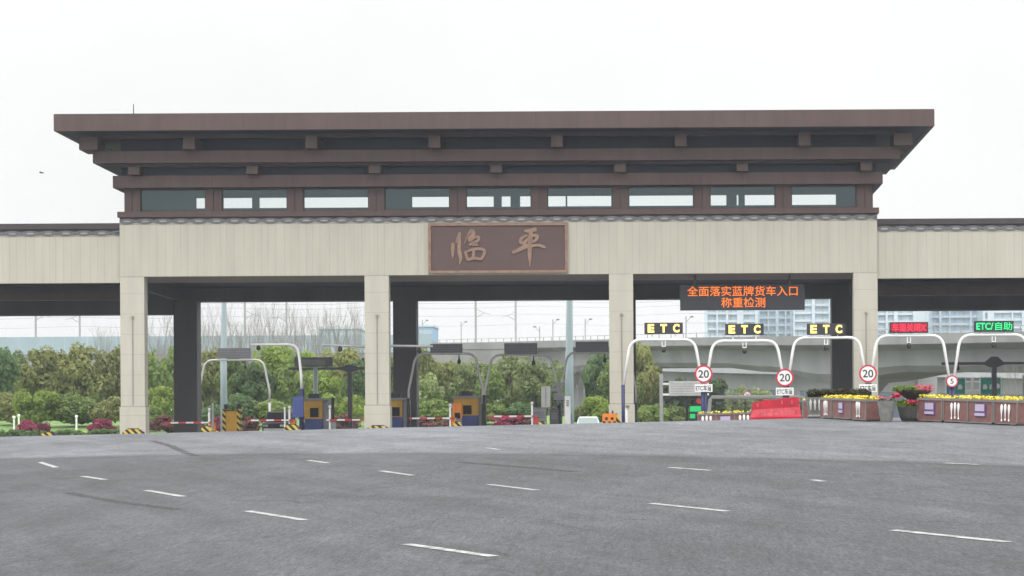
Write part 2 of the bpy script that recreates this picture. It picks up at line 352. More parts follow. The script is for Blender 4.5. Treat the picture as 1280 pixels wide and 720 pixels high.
def asphalt():
    m, n, b = new_mat('asphalt'); N = n.nodes.new; K = n.links.new
    g = N('ShaderNodeNewGeometry'); s = N('ShaderNodeSeparateXYZ'); K(g.outputs['Position'], s.inputs[0])
    def noise(sc, det=4, map_=None, rough=.5, rot=25):
        z = N('ShaderNodeTexNoise'); z.inputs['Scale'].default_value = sc; z.inputs['Detail'].default_value = det; z.inputs['Roughness'].default_value = rough
        if map_:
            q = N('ShaderNodeMapping'); q.inputs['Scale'].default_value = map_; q.inputs['Rotation'].default_value = (0, 0, R(rot))
            K(g.outputs['Position'], q.inputs[0]); K(q.outputs[0], z.inputs['Vector'])
        else: K(g.outputs['Position'], z.inputs['Vector'])
        return z.outputs['Fac']
    def math_(op, a, b_=None, c=None):
        x = N('ShaderNodeMath'); x.operation = op
        for i, v in enumerate((a, b_, c)):
            if v is None: continue
            if isinstance(v, (int, float)): x.inputs[i].default_value = v
            else: K(v, x.inputs[i])
        return x.outputs[0]
    def rng(v, a, b_, c, d):
        x = N('ShaderNodeMapRange'); x.inputs['From Min'].default_value = a; x.inputs['From Max'].default_value = b_
        x.inputs['To Min'].default_value = c; x.inputs['To Max'].default_value = d; K(v, x.inputs['Value']); return x.outputs[0]
    big = rng(noise(.12, 4, (1.6, .35, 1)), .3, .7, .8, 1.18)
    med = rng(noise(.9, 5, (1.2, .4, 1)), .3, .7, .84, 1.14)
    grain = rng(noise(30, 4, None, .8), .32, .68, .3, 1.75)
    grain2 = rng(noise(11, 4, None, .7), .3, .7, .78, 1.24)
    X, Y = s.outputs[0], s.outputs[1]
    def lane(sc, lx, ly, det=4):
        z = N('ShaderNodeTexNoise'); z.inputs['Scale'].default_value = sc; z.inputs['Detail'].default_value = det
        q = N('ShaderNodeMapping'); q.vector_type = 'TEXTURE'; q.inputs['Rotation'].default_value = (0, 0, R(25)); q.inputs['Scale'].default_value = (lx, ly, 1)
        K(g.outputs['Position'], q.inputs[0]); K(q.outputs[0], z.inputs['Vector']); return z.outputs['Fac']
    drag = rng(noise(1, 3, (28, 2.4, 1), .8, 0), .34, .66, .78, 1.23)
    drag2 = rng(noise(1, 3, (9, .8, 1), .7, 0), .32, .68, .88, 1.13)
    tracks = rng(lane(1.1, 1, 22), .35, .68, .84, 1.1)
    streak = rng(lane(3.5, 1, 14), .3, .7, .9, 1.08)
    oil = rng(lane(.55, 1, 2.2, 6), .6, .74, 1, .74)
    pale = rng(noise(.21, 5, (1, .5, 1)), .58, .72, 1, 1.2)
    vc = N('ShaderNodeTexVoronoi'); vc.feature = 'DISTANCE_TO_EDGE'; vc.inputs['Scale'].default_value = .11
    wv = N('ShaderNodeTexNoise'); wv.inputs['Scale'].default_value = .6; wv.inputs['Detail'].default_value = 6; K(g.outputs['Position'], wv.inputs['Vector'])
    av = N('ShaderNodeMix'); av.data_type = 'VECTOR'; av.inputs[0].default_value = .6; sc_ = N('ShaderNodeVectorMath'); sc_.operation = 'MULTIPLY_ADD'; sc_.inputs[1].default_value = (3, 3, 0)
    K(wv.outputs['Color'], sc_.inputs[0]); K(g.outputs['Position'], sc_.inputs[2]); K(sc_.outputs[0], vc.inputs['Vector'])
    crack = rng(vc.outputs['Distance'], .0015, .006, .72, 1)
    wob = math_('MULTIPLY_ADD', noise(.5, 3), .9, -.45)
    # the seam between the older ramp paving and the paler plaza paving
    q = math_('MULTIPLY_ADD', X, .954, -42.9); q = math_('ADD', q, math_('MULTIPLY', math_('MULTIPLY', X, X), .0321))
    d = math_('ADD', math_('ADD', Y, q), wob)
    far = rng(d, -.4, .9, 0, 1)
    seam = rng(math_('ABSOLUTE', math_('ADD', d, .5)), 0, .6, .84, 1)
    v = math_('MULTIPLY', math_('MULTIPLY', big, med), math_('MULTIPLY', grain, grain2))
    v = math_('MULTIPLY', v, seam)
    for e_ in (tracks, streak, oil, pale, crack, drag, drag2): v = math_('MULTIPLY', v, e_)
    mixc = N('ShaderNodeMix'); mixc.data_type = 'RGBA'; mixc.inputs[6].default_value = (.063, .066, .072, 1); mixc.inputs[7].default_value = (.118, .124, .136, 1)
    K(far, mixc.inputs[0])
    mu = N('ShaderNodeMix'); mu.data_type = 'RGBA'; mu.blend_type = 'MULTIPLY'; mu.inputs[0].default_value = 1
    K(mixc.outputs[2], mu.inputs[6]); K(v, mu.inputs[7]); K(mu.outputs[2], b.inputs['Base Color'])
    b.inputs['Roughness'].default_value = .82; b.inputs['Specular IOR Level'].default_value = .35
    bp = N('ShaderNodeBump'); bp.inputs['Strength'].default_value = .5; bp.inputs['Distance'].default_value = .01
    K(grain, bp.inputs['Height']); K(bp.outputs[0], b.inputs['Normal'])
    return m
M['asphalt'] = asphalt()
M['grass'] = mat('grass', (.085, .17, .035), .8, .3, .8, col2=(.13, .23, .045))
M['far_ground'] = mat('far_ground', (.09, .1, .06), .9, .3, .02)
def paint():
    m, n, b = new_mat('worn_road_paint'); N = n.nodes.new; K = n.links.new
    g = N('ShaderNodeNewGeometry'); z = N('ShaderNodeTexNoise'); z.inputs['Scale'].default_value = 6; z.inputs['Detail'].default_value = 8; z.inputs['Roughness'].default_value = .75
    K(g.outputs['Position'], z.inputs['Vector'])
    c = N('ShaderNodeValToRGB'); c.color_ramp.elements[0].position = .43; c.color_ramp.elements[1].position = .64
    c.color_ramp.elements[0].color = (.17, .17, .17, 1); c.color_ramp.elements[1].color = (.48, .48, .47, 1)
    K(z.outputs['Fac'], c.inputs[0]); K(c.outputs[0], b.inputs['Base Color']); b.inputs['Roughness'].default_value = .7
    return m
M['paint'] = paint()
def tyre():
    m, n, b = new_mat('tyre_rubber_streak'); N = n.nodes.new; K = n.links.new
    g = N('ShaderNodeNewGeometry'); z = N('ShaderNodeTexNoise'); z.inputs['Scale'].default_value = 5; z.inputs['Detail'].default_value = 5
    K(g.outputs['Position'], z.inputs['Vector'])
    r = N('ShaderNodeMapRange'); r.inputs['From Min'].default_value = .35; r.inputs['From Max'].default_value = .7; r.inputs['To Min'].default_value = .3; r.inputs['To Max'].default_value = .8
    K(z.outputs['Fac'], r.inputs['Value']); K(r.outputs[0], b.inputs['Alpha'])
    b.inputs['Base Color'].default_value = (.04, .04, .042, 1); b.inputs['Roughness'].default_value = .8
    return m
M['tyre'] = tyre()

# ------------------------------------------------------------------ ground, road, markings
def sheet(name, xs, ys, fn, m):
    b = MB(); nx = len(xs)
    b.v = [(x, y, fn(x, y)) for y in ys for x in xs]
    b.f = [(j*nx+i, j*nx+i+1, (j+1)*nx+i+1, (j+1)*nx+i) for j in range(len(ys)-1) for i in range(nx-1)]
    o = b.build(name, m, smooth=True); tag(o, kind='structure'); return o
def lin(a, b, n): return [a + (b-a)*i/n for i in range(n+1)]
sheet('ground', [-1500, -700, -300, -150] + lin(-100, 80, 90) + [150, 300, 700, 1500],
      [-40, -10] + lin(0, 260, 130) + [300, 400, 600, 900, 1500],
      lambda x, y: ground_z(x, y) - .08, M['far_ground'])
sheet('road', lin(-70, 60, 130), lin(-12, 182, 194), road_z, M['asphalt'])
sheet('lawn', lin(-100, -8, 46), lin(183, 262, 40), lambda x, y: ground_z(x, y) + .02, M['grass'])
def strip(name, pts, wd, m, dz):
    P = []
    for i in range(len(pts)-1):
        for k in range(5):
            t = k/5; P.append(pts[i]*(1-t) + pts[i+1]*t)
    P.append(pts[-1])
    b = MB(); vs = []
    for i, p in enumerate(P):
        d = (P[min(i+1, len(P)-1)] - P[max(i-1, 0)]); d.z = 0; d.normalize(); q = Vector((-d.y, d.x, 0)) * wd/2
        for s_ in (-1, 1):
            v = p + q*s_; vs.append((v.x, v.y, road_z(v.x, v.y) + dz))
    b.add(vs, [(2*i, 2*i+1, 2*i+3, 2*i+2) for i in range(len(P)-1)])
    o = b.build(name, m); tag(o, kind='structure'); return o
for a, c in [((508,680.5),(618,696)), ((309,639),(381,650.5)), ((182,613),(229,621)), ((103,595.5),(132,600)), ((50,578),(70,584.5)),
             ((813,629.5),(910,639.5)), ((611,605.8),(671,613)), ((476,588.8),(516,594.5)), ((385,575.5),(410,579)),
             ((1116,663),(1260,678)), ((1016,600),(1030,602)), ((837,584.5),(888,588.3)), ((609,560),(624,562.2)), ((1180,579),(1225,581))]:
    strip('lane_marking', [on_road(*a), on_road(*c)], .13, M['paint'], .006)
strip('tyre_mark', [on_road(85,616), on_road(118,622.5), on_road(160,629), on_road(222,637)], .2, M['tyre'], .004)
strip('tyre_mark', [on_road(190,551), on_road(212,557), on_road(232,566), on_road(246,570)], .22, M['tyre'], .004)
strip('tyre_mark', [on_road(575,578), on_road(640,583), on_road(720,590)], .25, M['tyre'], .004)

# ------------------------------------------------------------------ toll gate
D = 138.2
GX0, GX1 = -35.13, 15.2
PX = [-34.33 + 16.245*i for i in range(4)]
gate = thing('toll_gate', 'huge cream and brown toll station gateway with overhanging flat roof spanning the whole road', 'toll gate', (-10, D, 2.4))
def ring(o, z0, z1, yb, tk, name, m):
    b = MB(); x0, x1 = GX0-o, GX1+o; y0 = D-o
    b.box(x0, x1, y0, y0+tk, z0, z1); b.box(x0, x0+tk, y0+tk, yb, z0, z1); b.box(x1-tk, x1, y0+tk, yb, z0, z1)
    b.box(x0+tk, x1-tk, yb-tk, yb, z0, z1)
    return b.build(name, m, gate)
# fascia, soffit and deck
MB().box(GX0, GX1, D, D+.5, 13.0, 16.6).build('fascia', M['cream'], gate)
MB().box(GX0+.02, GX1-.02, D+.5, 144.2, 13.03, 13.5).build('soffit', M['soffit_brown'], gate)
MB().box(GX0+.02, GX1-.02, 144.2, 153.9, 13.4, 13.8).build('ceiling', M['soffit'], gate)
MB().box(GX0, GX1, 153.9, 155.4, 12.4, 16.4).build('rear_beam', M['grey_pillar'], gate)
for sx in (GX0+.02, GX1-.42): MB().box(sx, sx+.4, D+.5, 153.9, 12.5, 16.4).build('side_beam', M['grey_pillar'], gate)
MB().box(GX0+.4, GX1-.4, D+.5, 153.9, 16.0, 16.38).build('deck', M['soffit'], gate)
for x in PX:
    p = MB().box(x-.8, x+.8, D+.02, D+.95, 4.4, 13.0).build('pillar', M['cream_pillar'], gate)
    MB().box(x-.86, x+.86, D-.04, D+1.0, 1.5, 4.34).build('plinth', M['cream_pillar'], p)
    MB().box(x-.79, x+.79, D+.03, D+.94, 4.33, 4.41).build('shadow_joint', M['pipe'], p)
    MB().tube([(x+.02, D-.02, 4.45), (x+.02, D-.02, 10.3)], .035, 6).box(x-.06, x+.1, D-.1, D+.02, 10.25, 10.4).build('downpipe', M['pipe'], p)
    MB().box(x-.86, x+.86, 153.95, 155.4, 1.5, 12.4).build('rear_column', M['grey_pillar'], gate)
# ornament band: twisted ribbon over pale strip
def band(x0, x1, y, zc, parent, amp=.12, bh=.25):
    MB().box(x0, x1, y+.01, y+.3, zc-bh, zc+bh).build('band_backing', M['brown_dark'], parent)
    pitch = 1.19; x = x0 + .5
    while x < x1-.3:
        n = 12; pts = [(x + .27*cos(2*pi*k/n), zc-.05 + .055*sin(2*pi*k/n)) for k in range(n)]
        MB().prism(pts, y-.03, y+.05).build('band_lozenge', M['pale'], parent); x += pitch
    b = MB()
    b2 = MB()
    for ph, mb, yy in ((0, b, y-.05), (pi, b2, y-.065)):
        n = int((x1-x0)/.12); vs = []
        for i in range(n+1):
            xx = x0 + (x1-x0)*i/n; zz = zc-.05 + amp*sin(pi*(xx-x0-.5)/pitch + pi/2 + ph)
            vs += [(xx, yy, zz-.065), (xx, yy, zz+.065), (xx, yy+.05, zz-.065), (xx, yy+.05, zz+.065)]
        fs = []
        for i in range(n):
            a = 4*i; c = a+4
            fs += [(a, c, c+1, a+1), (a+2, a+3, c+3, c+2), (a+1, c+1, c+3, a+3), (a, a+2, c+2, c)]
        mb.add(vs, fs)
    b.build('band_ribbon', M['grey'], parent); b2.build('band_ribbon', M['grey'], parent)
    # cream strip that shows in the lower scallops
    MB().box(x0, x1, y-.015, y+.01, zc-bh-.01, zc-.17).build('band_edge', M['pale'], parent)
band(GX0, GX1, D, 16.72, gate)
MB().box(GX0-.12, GX1+.12, D-.15, 144.6, 16.93, 17.3).build('cornice', M['brown'], gate)
# clerestory
C0 = D+.2
for i in range(10):
    x = PX[0] + 5.415*i
    MB().box(x-.53, x-.03, C0, C0+.5, 17.3, 18.86).box(x-.03, x+.03, C0+.05, C0+.5, 17.3, 18.86).box(x+.03, x+.53, C0, C0+.5, 17.3, 18.86).build('clerestory_post', M['brown'], gate)
    if i < 9:
        a, c = x+.53, x+4.885
        fr = MB().box(a, c, C0+.15, C0+.3, 17.3, 17.42).box(a, c, C0+.15, C0+.3, 18.76, 18.86).box(a, a+.06, C0+.15, C0+.3, 17.42, 18.76).box(c-.06, c, C0+.15, C0+.3, 17.42, 18.76).build('window', M['brown_dark'], gate)
        MB().box(a+.06, c-.06, C0+.2, C0+.22, 17.42, 18.76).build('pane', M['glass'], fr)
# inner screen behind the glass, open where the sky shows through
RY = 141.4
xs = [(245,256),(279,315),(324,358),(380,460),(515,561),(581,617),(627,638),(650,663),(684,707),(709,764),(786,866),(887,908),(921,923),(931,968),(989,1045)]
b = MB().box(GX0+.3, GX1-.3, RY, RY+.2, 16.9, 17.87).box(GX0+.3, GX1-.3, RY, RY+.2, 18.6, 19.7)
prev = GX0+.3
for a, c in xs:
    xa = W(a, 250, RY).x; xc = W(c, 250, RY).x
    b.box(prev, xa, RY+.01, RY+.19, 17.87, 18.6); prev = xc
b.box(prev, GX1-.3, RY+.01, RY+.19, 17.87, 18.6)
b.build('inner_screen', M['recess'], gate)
for sx in (GX0+.2, GX1-.45): MB().box(sx, sx+.25, C0+.5, 144.2, 17.3, 18.86).build('side_wall', M['brown'], gate)
ring(.35, 18.86, 19.66, 144.0, .7, 'brow_beam', M['brown'])
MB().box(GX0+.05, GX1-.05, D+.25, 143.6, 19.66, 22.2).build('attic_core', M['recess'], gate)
ring(1.39, 20.37, 21.15, 145.0, .8, 'eave_beam', M['brown'])
MB().box(GX0-.9, GX1+.9, D-.75, 144.6, 20.2, 20.37).build('eave_tray', M['brown_dark'], gate)
def block(xp, yp, o, z0, z1, wd=.76):
    Yb = D-o; x = W(xp, yp, Yb).x
    bb = MB().box(x-wd/2, x+wd/2, Yb, D+.3, z0, z1)
    bb.build('bracket_block', M['brown'], gate)
for xp in (236, 389, 543, 696, 851, 1006): block(xp, 177, 2.2, 21.16, 21.95)
for xp in (167, 315, 468, 620, 775, 928, 1083): block(xp, 210, .9, 19.67, 20.19)
for xc, sg in ((GX0, -1), (GX1, 1)):          # mitred corner blocks and side brackets
    x0, x1 = sorted((xc+sg*2.1, xc+sg*.9))
    MB().prism([(x0, 21.16), (x1, 21.16), (x1 + (.0 if sg > 0 else 0), 21.95), (x0, 21.95)], D-2.1, D+.1).build('bracket_block', M['brown'], gate)
    for y in (141.0,):
        x0, x1 = sorted((xc+sg*2.1, xc+sg*1.4)); MB().box(x0, x1, y, y+.8, 21.16, 21.95).build('bracket_block', M['brown'], gate)
# roof: fascia ring, soffit boards and a low hip above
RX0, RX1, RY0, RY1 = GX0-3.38, GX1+3.38, D-3.38, 156.6
b = MB().box(RX0, RX1, RY0, RY0+.3, 22.2, 23.3).box(RX0, RX1, RY1-.3, RY1, 22.2, 23.3).box(RX0, RX0+.3, RY0+.3, RY1-.3, 22.2, 23.3).box(RX1-.3, RX1, RY0+.3, RY1-.3, 22.2, 23.3)
roof = b.build('roof_fascia', M['brown'], gate)
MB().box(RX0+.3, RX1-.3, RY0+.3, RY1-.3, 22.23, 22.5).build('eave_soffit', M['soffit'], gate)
MB().box(RX0+2.2, RX1-2.2, RY0+1.9, RY0+2.3, 21.96, 22.23).build('eave_rail', M['brown_dark'], gate)
b = MB(); b.add([(RX0+.3, RY0+.3, 23.2), (RX1-.3, RY0+.3, 23.2), (RX1-.3, RY1-.3, 23.2), (RX0+.3, RY1-.3, 23.2), (RX0+9, 145.7, 23.55), (RX1-9, 145.7, 23.55)],
                [(0,1,5,4), (1,2,5), (2,3,4,5), (3,0,4), (0,3,2,1)])
b.build('roof_top', M['brown_dark'], gate)
rp = W(167, 140, 140); MB().tube([(rp.x, 140, 23.1), (rp.x, 140, 24.75)], [.04, .03], 5).build('lightning_rod', M['darkpole'], gate)
for xp in (267, 487, 775, 978):
    x = W(xp, 250, 150).x; MB().box(x-.3, x+.3, 149.7, 150.3, 16.3, 22.23).build('roof_post', M['brown_dark'], gate)

# side canopies
def wing(x0, x1, label, cols):
    o = thing('side_canopy', label, 'canopy', ((x0+x1)/2, D, 2.4))
    Y0 = D+.3
    MB().box(x0, x1, Y0, Y0+.5, 12.62, 15.75).build('fascia', M['cream'], o)
    band(x0, x1, Y0, 15.98, o)
    MB().box(x0, x1, Y0-.12, Y0+1.2, 16.2, 16.58).build('cornice', M['brown_dark'], o)
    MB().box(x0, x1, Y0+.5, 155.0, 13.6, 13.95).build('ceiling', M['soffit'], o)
    MB().box(x0, x1, 145.6, 146.3, 11.98, 12.62).build('cross_beam', M['brown'], o)
    MB().box(x0, x1, 153.6, 155.2, 11.45, 13.6).build('rear_beam', M['grey_pillar'], o)
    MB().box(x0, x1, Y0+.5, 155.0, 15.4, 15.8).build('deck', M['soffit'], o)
    for x in cols:
        p = MB().box(x-.8, x+.8, Y0+.02, Y0+.95, 1.5, 12.62).build('pillar', M['cream_pillar'], o)
        MB().box(x-.86, x+.86, 153.65, 155.1, 1.5, 11.45).build('rear_column', M['grey_pillar'], o)
wing(-84.5, GX0-.01, 'cream side canopy on the left of the gateway, in front of the lawn and trees', [PX[0]-16.245*2, PX[0]-16.245*3])
wing(GX1+.01, 66, 'cream side canopy on the right of the gateway, above the red and green lane screens', [PX[3]+16.245, PX[3]+32.49, PX[3]+48.7])

# name board with carved characters
NY = D-.12
def PXZ(x, y, Y): p = W(x, y, Y); return p.x, p.z
a = W(535.5, 279.5, NY); c = W(709.5, 340.5, NY)
nb = thing('name_sign', 'brown rectangular name board with copper frame and two calligraphic characters on the cream fascia', 'sign', ((a.x+c.x)/2, NY, c.z))
MB().box(a.x, c.x, NY, NY+.1, c.z, a.z).build('board', M['sign_brown'], nb)
t = .16
MB().box(a.x-.02, c.x+.02, NY-.08, NY+.11, a.z-t, a.z+.02).box(a.x-.02, c.x+.02, NY-.08, NY+.11, c.z-.02, c.z+t).box(a.x-.02, a.x+t, NY-.08, NY+.11, c.z+t, a.z-t).box(c.x-t, c.x+.02, NY-.08, NY+.11, c.z+t, a.z-t).build('frame', M['copper'], nb)
def brush(strokes, ox, oy, name):
    b = MB(); k = 0
    for st in strokes:
        pts = [((ox + x/9.6), (oy + y/9.6), w_/9.6/18.8*.92) for x, y, w_ in st]
        P = []
        for x, y, w_ in pts:
            X, Z = PXZ(x, y, NY); P.append((X, Z, w_))
        Q = []
        for i in range(len(P)-1):       # smooth the polyline
            p0 = P[max(i-1, 0)]; p1 = P[i]; p2 = P[i+1]; p3 = P[min(i+2, len(P)-1)]
            for s_ in range(6):
                t_ = s_/6
                Q.append(tuple(.5*((2*p1[j]) + (-p0[j]+p2[j])*t_ + (2*p0[j]-5*p1[j]+4*p2[j]-p3[j])*t_**2 + (-p0[j]+3*p1[j]-3*p2[j]+p3[j])*t_**3) for j in range(3)))
        Q.append(P[-1]); k += 1
        y0 = NY-.05-.004*k; y1 = NY+.002
        vs = []
        for i, (X, Z, w_) in enumerate(Q):
            dx = Q[min(i+1, len(Q)-1)][0]-Q[max(i-1, 0)][0]; dz = Q[min(i+1, len(Q)-1)][1]-Q[max(i-1, 0)][1]
            l = math.hypot(dx, dz) or 1; nx, nz = -dz/l*w_/2, dx/l*w_/2
            vs += [(X+nx, y0-.0006*i, Z+nz), (X-nx, y0-.0006*i, Z-nz), (X+nx, y1, Z+nz), (X-nx, y1, Z-nz)]
        fs = []
        for i in range(len(Q)-1):
            q = 4*i; r_ = q+4
            fs += [(q, q+1, r_+1, r_), (q, r_, r_+2, q+2), (q+1, q+3, r_+3, r_+1)]
        e = 4*(len(Q)-1); fs += [(0, 2, 3, 1), (e, e+1, e+3, e+2)]
        b.add(vs, fs)
    return b.build(name, M['copper'], nb)
brush([[(352,322,40),(345,400,48),(345,505,14)], [(385,330,20),(402,255,20),(430,200,26)], [(430,198,30),(424,300,44),(424,420,46),(440,500,48),(428,585,12)],
       [(486,335,12),(525,235,16),(570,178,48),(596,215,46),(550,262,44),(556,292,42),(612,258,34),(655,252,38),(652,292,36),(600,318,36),(545,348,30)],
       [(575,352,26),(645,342,36)], [(490,420,30),(512,480,36),(528,535,30)], [(512,430,30),(600,398,36),(700,400,40),(728,432,42),(690,522,36)],
       [(525,528,34),(600,506,40),(688,522,30)], [(600,405,34),(590,508,38)]], 530, 270, 'character')
brush([[(290,178,24),(340,180,44),(440,158,50)], [(332,228,26),(268,262,40),(246,305,48),(288,322,44),(340,270,34),(405,232,36),(448,245,44),(430,290,38),(385,312,32)],
       [(372,172,50),(362,300,58),(356,450,50),(360,530,38),(360,605,8)], [(148,440,40),(230,404,52),(318,360,58),(385,358,40),(470,352,34),(530,374,38),(548,382,10)]], 625, 270, 'character')

# hanging LED message board
LY = 139.6
a = W(850, 356, LY); c = W(1006, 387, LY)
lb = thing('message_screen', 'wide dark message screen with two lines of orange characters hanging under the gateway', 'screen', ((a.x+c.x)/2, LY, c.z))
MB().box(a.x, c.x, LY, LY+.35, c.z, a.z).build('panel', M['screen'], lb)
for x in (a.x+1, c.x-1): MB().box(x-.08, x+.08, LY+.1, LY+.25, a.z, 13.03).build('hanger', M['darkpole'], lb)
p0 = W(928, 363.8, LY); text_mb('全面落实蓝牌货车入口', 138/18.62, 12.6/18.62, p0.x, LY-.02, p0.z, bold=.006).build('lettering', M['led_orange'], lb)
p0 = W(929, 378, LY); text_mb('称重检测', 55/18.62, 12.6/18.62, p0.x, LY-.02, p0.z, bold=.006).build('lettering', M['led_orange'], lb)

# ------------------------------------------------------------------ entry lane gantries
EYc = 136.2; es = F/EYc
def upath(hw, ztop, zv, zb, inset=.5, r=.75):
    pts = [(-hw, 0, zb), (-hw, 0, zv)]
    top = (-hw+inset, ztop)
    # slanted leg then rounded corner
    sx, sz = -hw+inset*.75, ztop-r
    pts.append((sx, 0, sz))
    for k in range(1, 7):
        t_ = k/6; p0 = (sx, sz); p1 = (-hw+inset*1.0, ztop); p2 = (-hw+inset+r*.95, ztop)
        pts.append(((1-t_)**2*p0[0]+2*t_*(1-t_)*p1[0]+t_*t_*p2[0], 0, (1-t_)**2*p0[1]+2*t_*(1-t_)*p1[1]+t_*t_*p2[1]))
    return pts + [(-x, y, z) for x, y, z in pts[::-1]]
def gantry(cx, Y, hw, ztop, zv, zsplit, label, group, mtop, mlow, rad=.1):
    g = thing('lane_gantry', label, 'lane gantry', (cx, Y, 2.3), group)
    pts = [(x+cx, Y, z) for x, _, z in upath(hw, ztop, zv, zsplit)]
    MB().tube(pts, rad, 10).build('arch_pipe', mtop, g, smooth=True)
    for s_ in (-1, 1): MB().tube([(cx+s_*hw, Y, 2.0), (cx+s_*hw, Y, zsplit)], rad+.015, 10).build('leg', mlow, g, smooth=True)
    return g
vx = [777, 880, 982.5, 1085.5, 1189.5, 1293]
vX = [W(x, 480, EYc).x for x in vx]
names = ['white arch gantry with yellow ETC sign, leftmost, its left leg before the pillar',
         'white arch pipe gantry carrying the middle yellow ETC sign under the message screen',
         'white arch pipe gantry carrying the yellow ETC sign in front of the dark rear column',
         'white arch pipe gantry carrying the red character sign, just right of the right pillar',
         'white arch pipe gantry carrying the green character sign at the right edge']
zt = [W((vx[i]+vx[i+1])/2, y, EYc).z for i, y in enumerate((424.5, 426, 422, 419.5, 418.5))]
screens = [('ETC', 829.5, 410.5, 48, 14), ('ETC', 930.5, 411.8, 48, 14), ('ETC', 1032.5, 411.5, 48, 14), ('车道关闭X', 1136, 409.5, 48, 13.5), ('ETC/自助', 1242, 408, 49, 13.5)]
slab = ['black lane screen with yellow-white letters ETC, leftmost, seen against the white sky', 'black lane screen with yellow-white letters ETC, under the message screen',
        'black lane screen with yellow-white letters ETC, just left of the right pillar', 'lane screen with red glowing characters ending in a cross', 'lane screen with green glowing letters and characters']
for i in range(5):
    cx = (vX[i]+vX[i+1])/2; hw = (vX[i+1]-vX[i])/2-.1
    gantry(cx, EYc, hw, zt[i], W(800, 482, EYc).z, W(800, 481, EYc).z, names[i], 'white entry lane gantries', M['white'], M['navy'])
    tx, px, py, pw, ph = screens[i]
    p = W(px, py, EYc); hwid, hh = pw/es/2, ph/es/2
    s_ = thing('lane_screen', slab[i], 'lane sign', (p.x, EYc, p.z-hh), 'lit screens over the entry lanes')
    pm = M['screen'] if i < 3 else (M['led_redpanel'] if i == 3 else M['led_greenpanel'])
    MB().box(p.x-hwid, p.x+hwid, EYc-.16, EYc+.12, p.z-hh, p.z+hh).build('panel', M['screen'] if i < 3 else M['black'], s_)
    if i >= 3: MB().box(p.x-hwid+.06, p.x+hwid-.06, EYc-.17, EYc-.155, p.z-hh+.06, p.z+hh-.06).build('display', pm, s_)
    for xx in (p.x-hwid*.6, p.x+hwid*.6): MB().box(xx-.04, xx+.04, EYc-.04, EYc+.04, zt[i]+.05, p.z-hh).build('bracket', M['white'], s_)
    if i < 3:
        for q, ch in enumerate('ETC'):
            text_mb(ch, 8.2/es, 10.6/es, p.x+(q-1)*15.8/es, EYc-.18, p.z, bold=.05).build('letter', M['led_yellow'], s_)
    elif i == 3: text_mb(tx, 42/es, 10/es, p.x, EYc-.19, p.z, bold=.002).build('lettering', M['led_red'], s_)
    else:
        text_mb('ETC/', 21/es, 8.6/es, p.x-11.5/es, EYc-.19, p.z, bold=.02).build('lettering', M['led_green'], s_)
        text_mb('自助', 21/es, 10/es, p.x+12/es, EYc-.19, p.z, bold=.004).build('lettering', M['led_green'], s_)
    cm = thing('lane_camera', ['small dark lane camera hanging under the leftmost ETC gantry', 'small dark lane camera under the ETC gantry below the message screen', 'small dark lane camera under the ETC gantry left of the right pillar', 'small dark lane camera hanging under the gantry of the red sign', 'small dark lane camera hanging under the gantry of the green sign'][i], 'camera', (p.x, EYc, zt[i]-.8), 'cameras hanging under the entry gantries')
    MB().box(p.x-.13, p.x-.08, EYc-.05, EYc+.05, zt[i]-.42, zt[i]-.08).box(p.x+.08, p.x+.13, EYc-.05, EYc+.05, zt[i]-.42, zt[i]-.08).box(p.x-.13, p.x+.13, EYc-.05, EYc+.05, zt[i]-.47, zt[i]-.42).build('bracket', M['white'], cm)
    MB().lathe((p.x, EYc, zt[i]-.85), [(0,.05),(.06,.14),(.2,.15),(.28,.1),(.38,.05)], 10).build('housing', M['black'], cm)
# round limit signs with plates on the island posts
def limit_sign(px, py, dpx, num, label, Y, group=None):
    s0 = F/Y; p = W(px, py, Y); r = dpx/s0/2
    o = thing('speed_limit_sign', label, 'road sign', (p.x, Y, p.z-r), group)
    MB().disc((p.x, Y, p.z), r, .04).build('plate', M['white'], o)
    MB().disc((p.x, Y-.015, p.z), r+.01, .05, 36, r*.83).build('red_ring', M['signred'], o)
    n = len(num); text_mb(num, r*(1.2 if n > 1 else .56), r*.88, p.x, Y-.012, p.z, bold=.012).build('number', M['signblack'], o)
    return o
PY = EYc-.25
limit_sign(879.5, 467.5, 22, '20', 'round speed limit sign 20 with red ring, leftmost of the three', PY, 'speed limit signs on the gantry legs')
limit_sign(981, 472, 22, '20', 'round speed limit sign 20 with red ring, middle of the three, above the red barrier', PY, 'speed limit signs on the gantry legs')
limit_sign(1085, 467, 22, '20', 'round speed limit sign 20 with red ring, in front of the right pillar', PY, 'speed limit signs on the gantry legs')
limit_sign(1190, 476.5, 14.5, '5', 'small round speed limit sign 5 with red ring above the yellow flowers', PY)
limit_sign(934, 494, 9.5, '20', 'tiny faraway round sign with red ring beyond the white frame', 215)
for px, py, lab in ((879.5, 485, 'white plate lettered for the toll lane, under the left 20 sign'), (981, 489.3, 'white plate lettered for the toll lane, under the 20 sign above the red barrier'), (1085, 485, 'white plate lettered for the toll lane, under the 20 sign before the pillar')):
    p = W(px, py, PY); o = thing('lane_plate', lab, 'sign', (p.x, PY, p.z-.25), 'white plates under the speed limit signs')
    MB().box(p.x-.58, p.x+.58, PY, PY+.03, p.z-.25, p.z+.25).build('plate', M['white'], o)
    text_mb('ETC车道', 1.02, .38, p.x, PY-.01, p.z, bold=.016).build('lettering', M['signblack'], o)

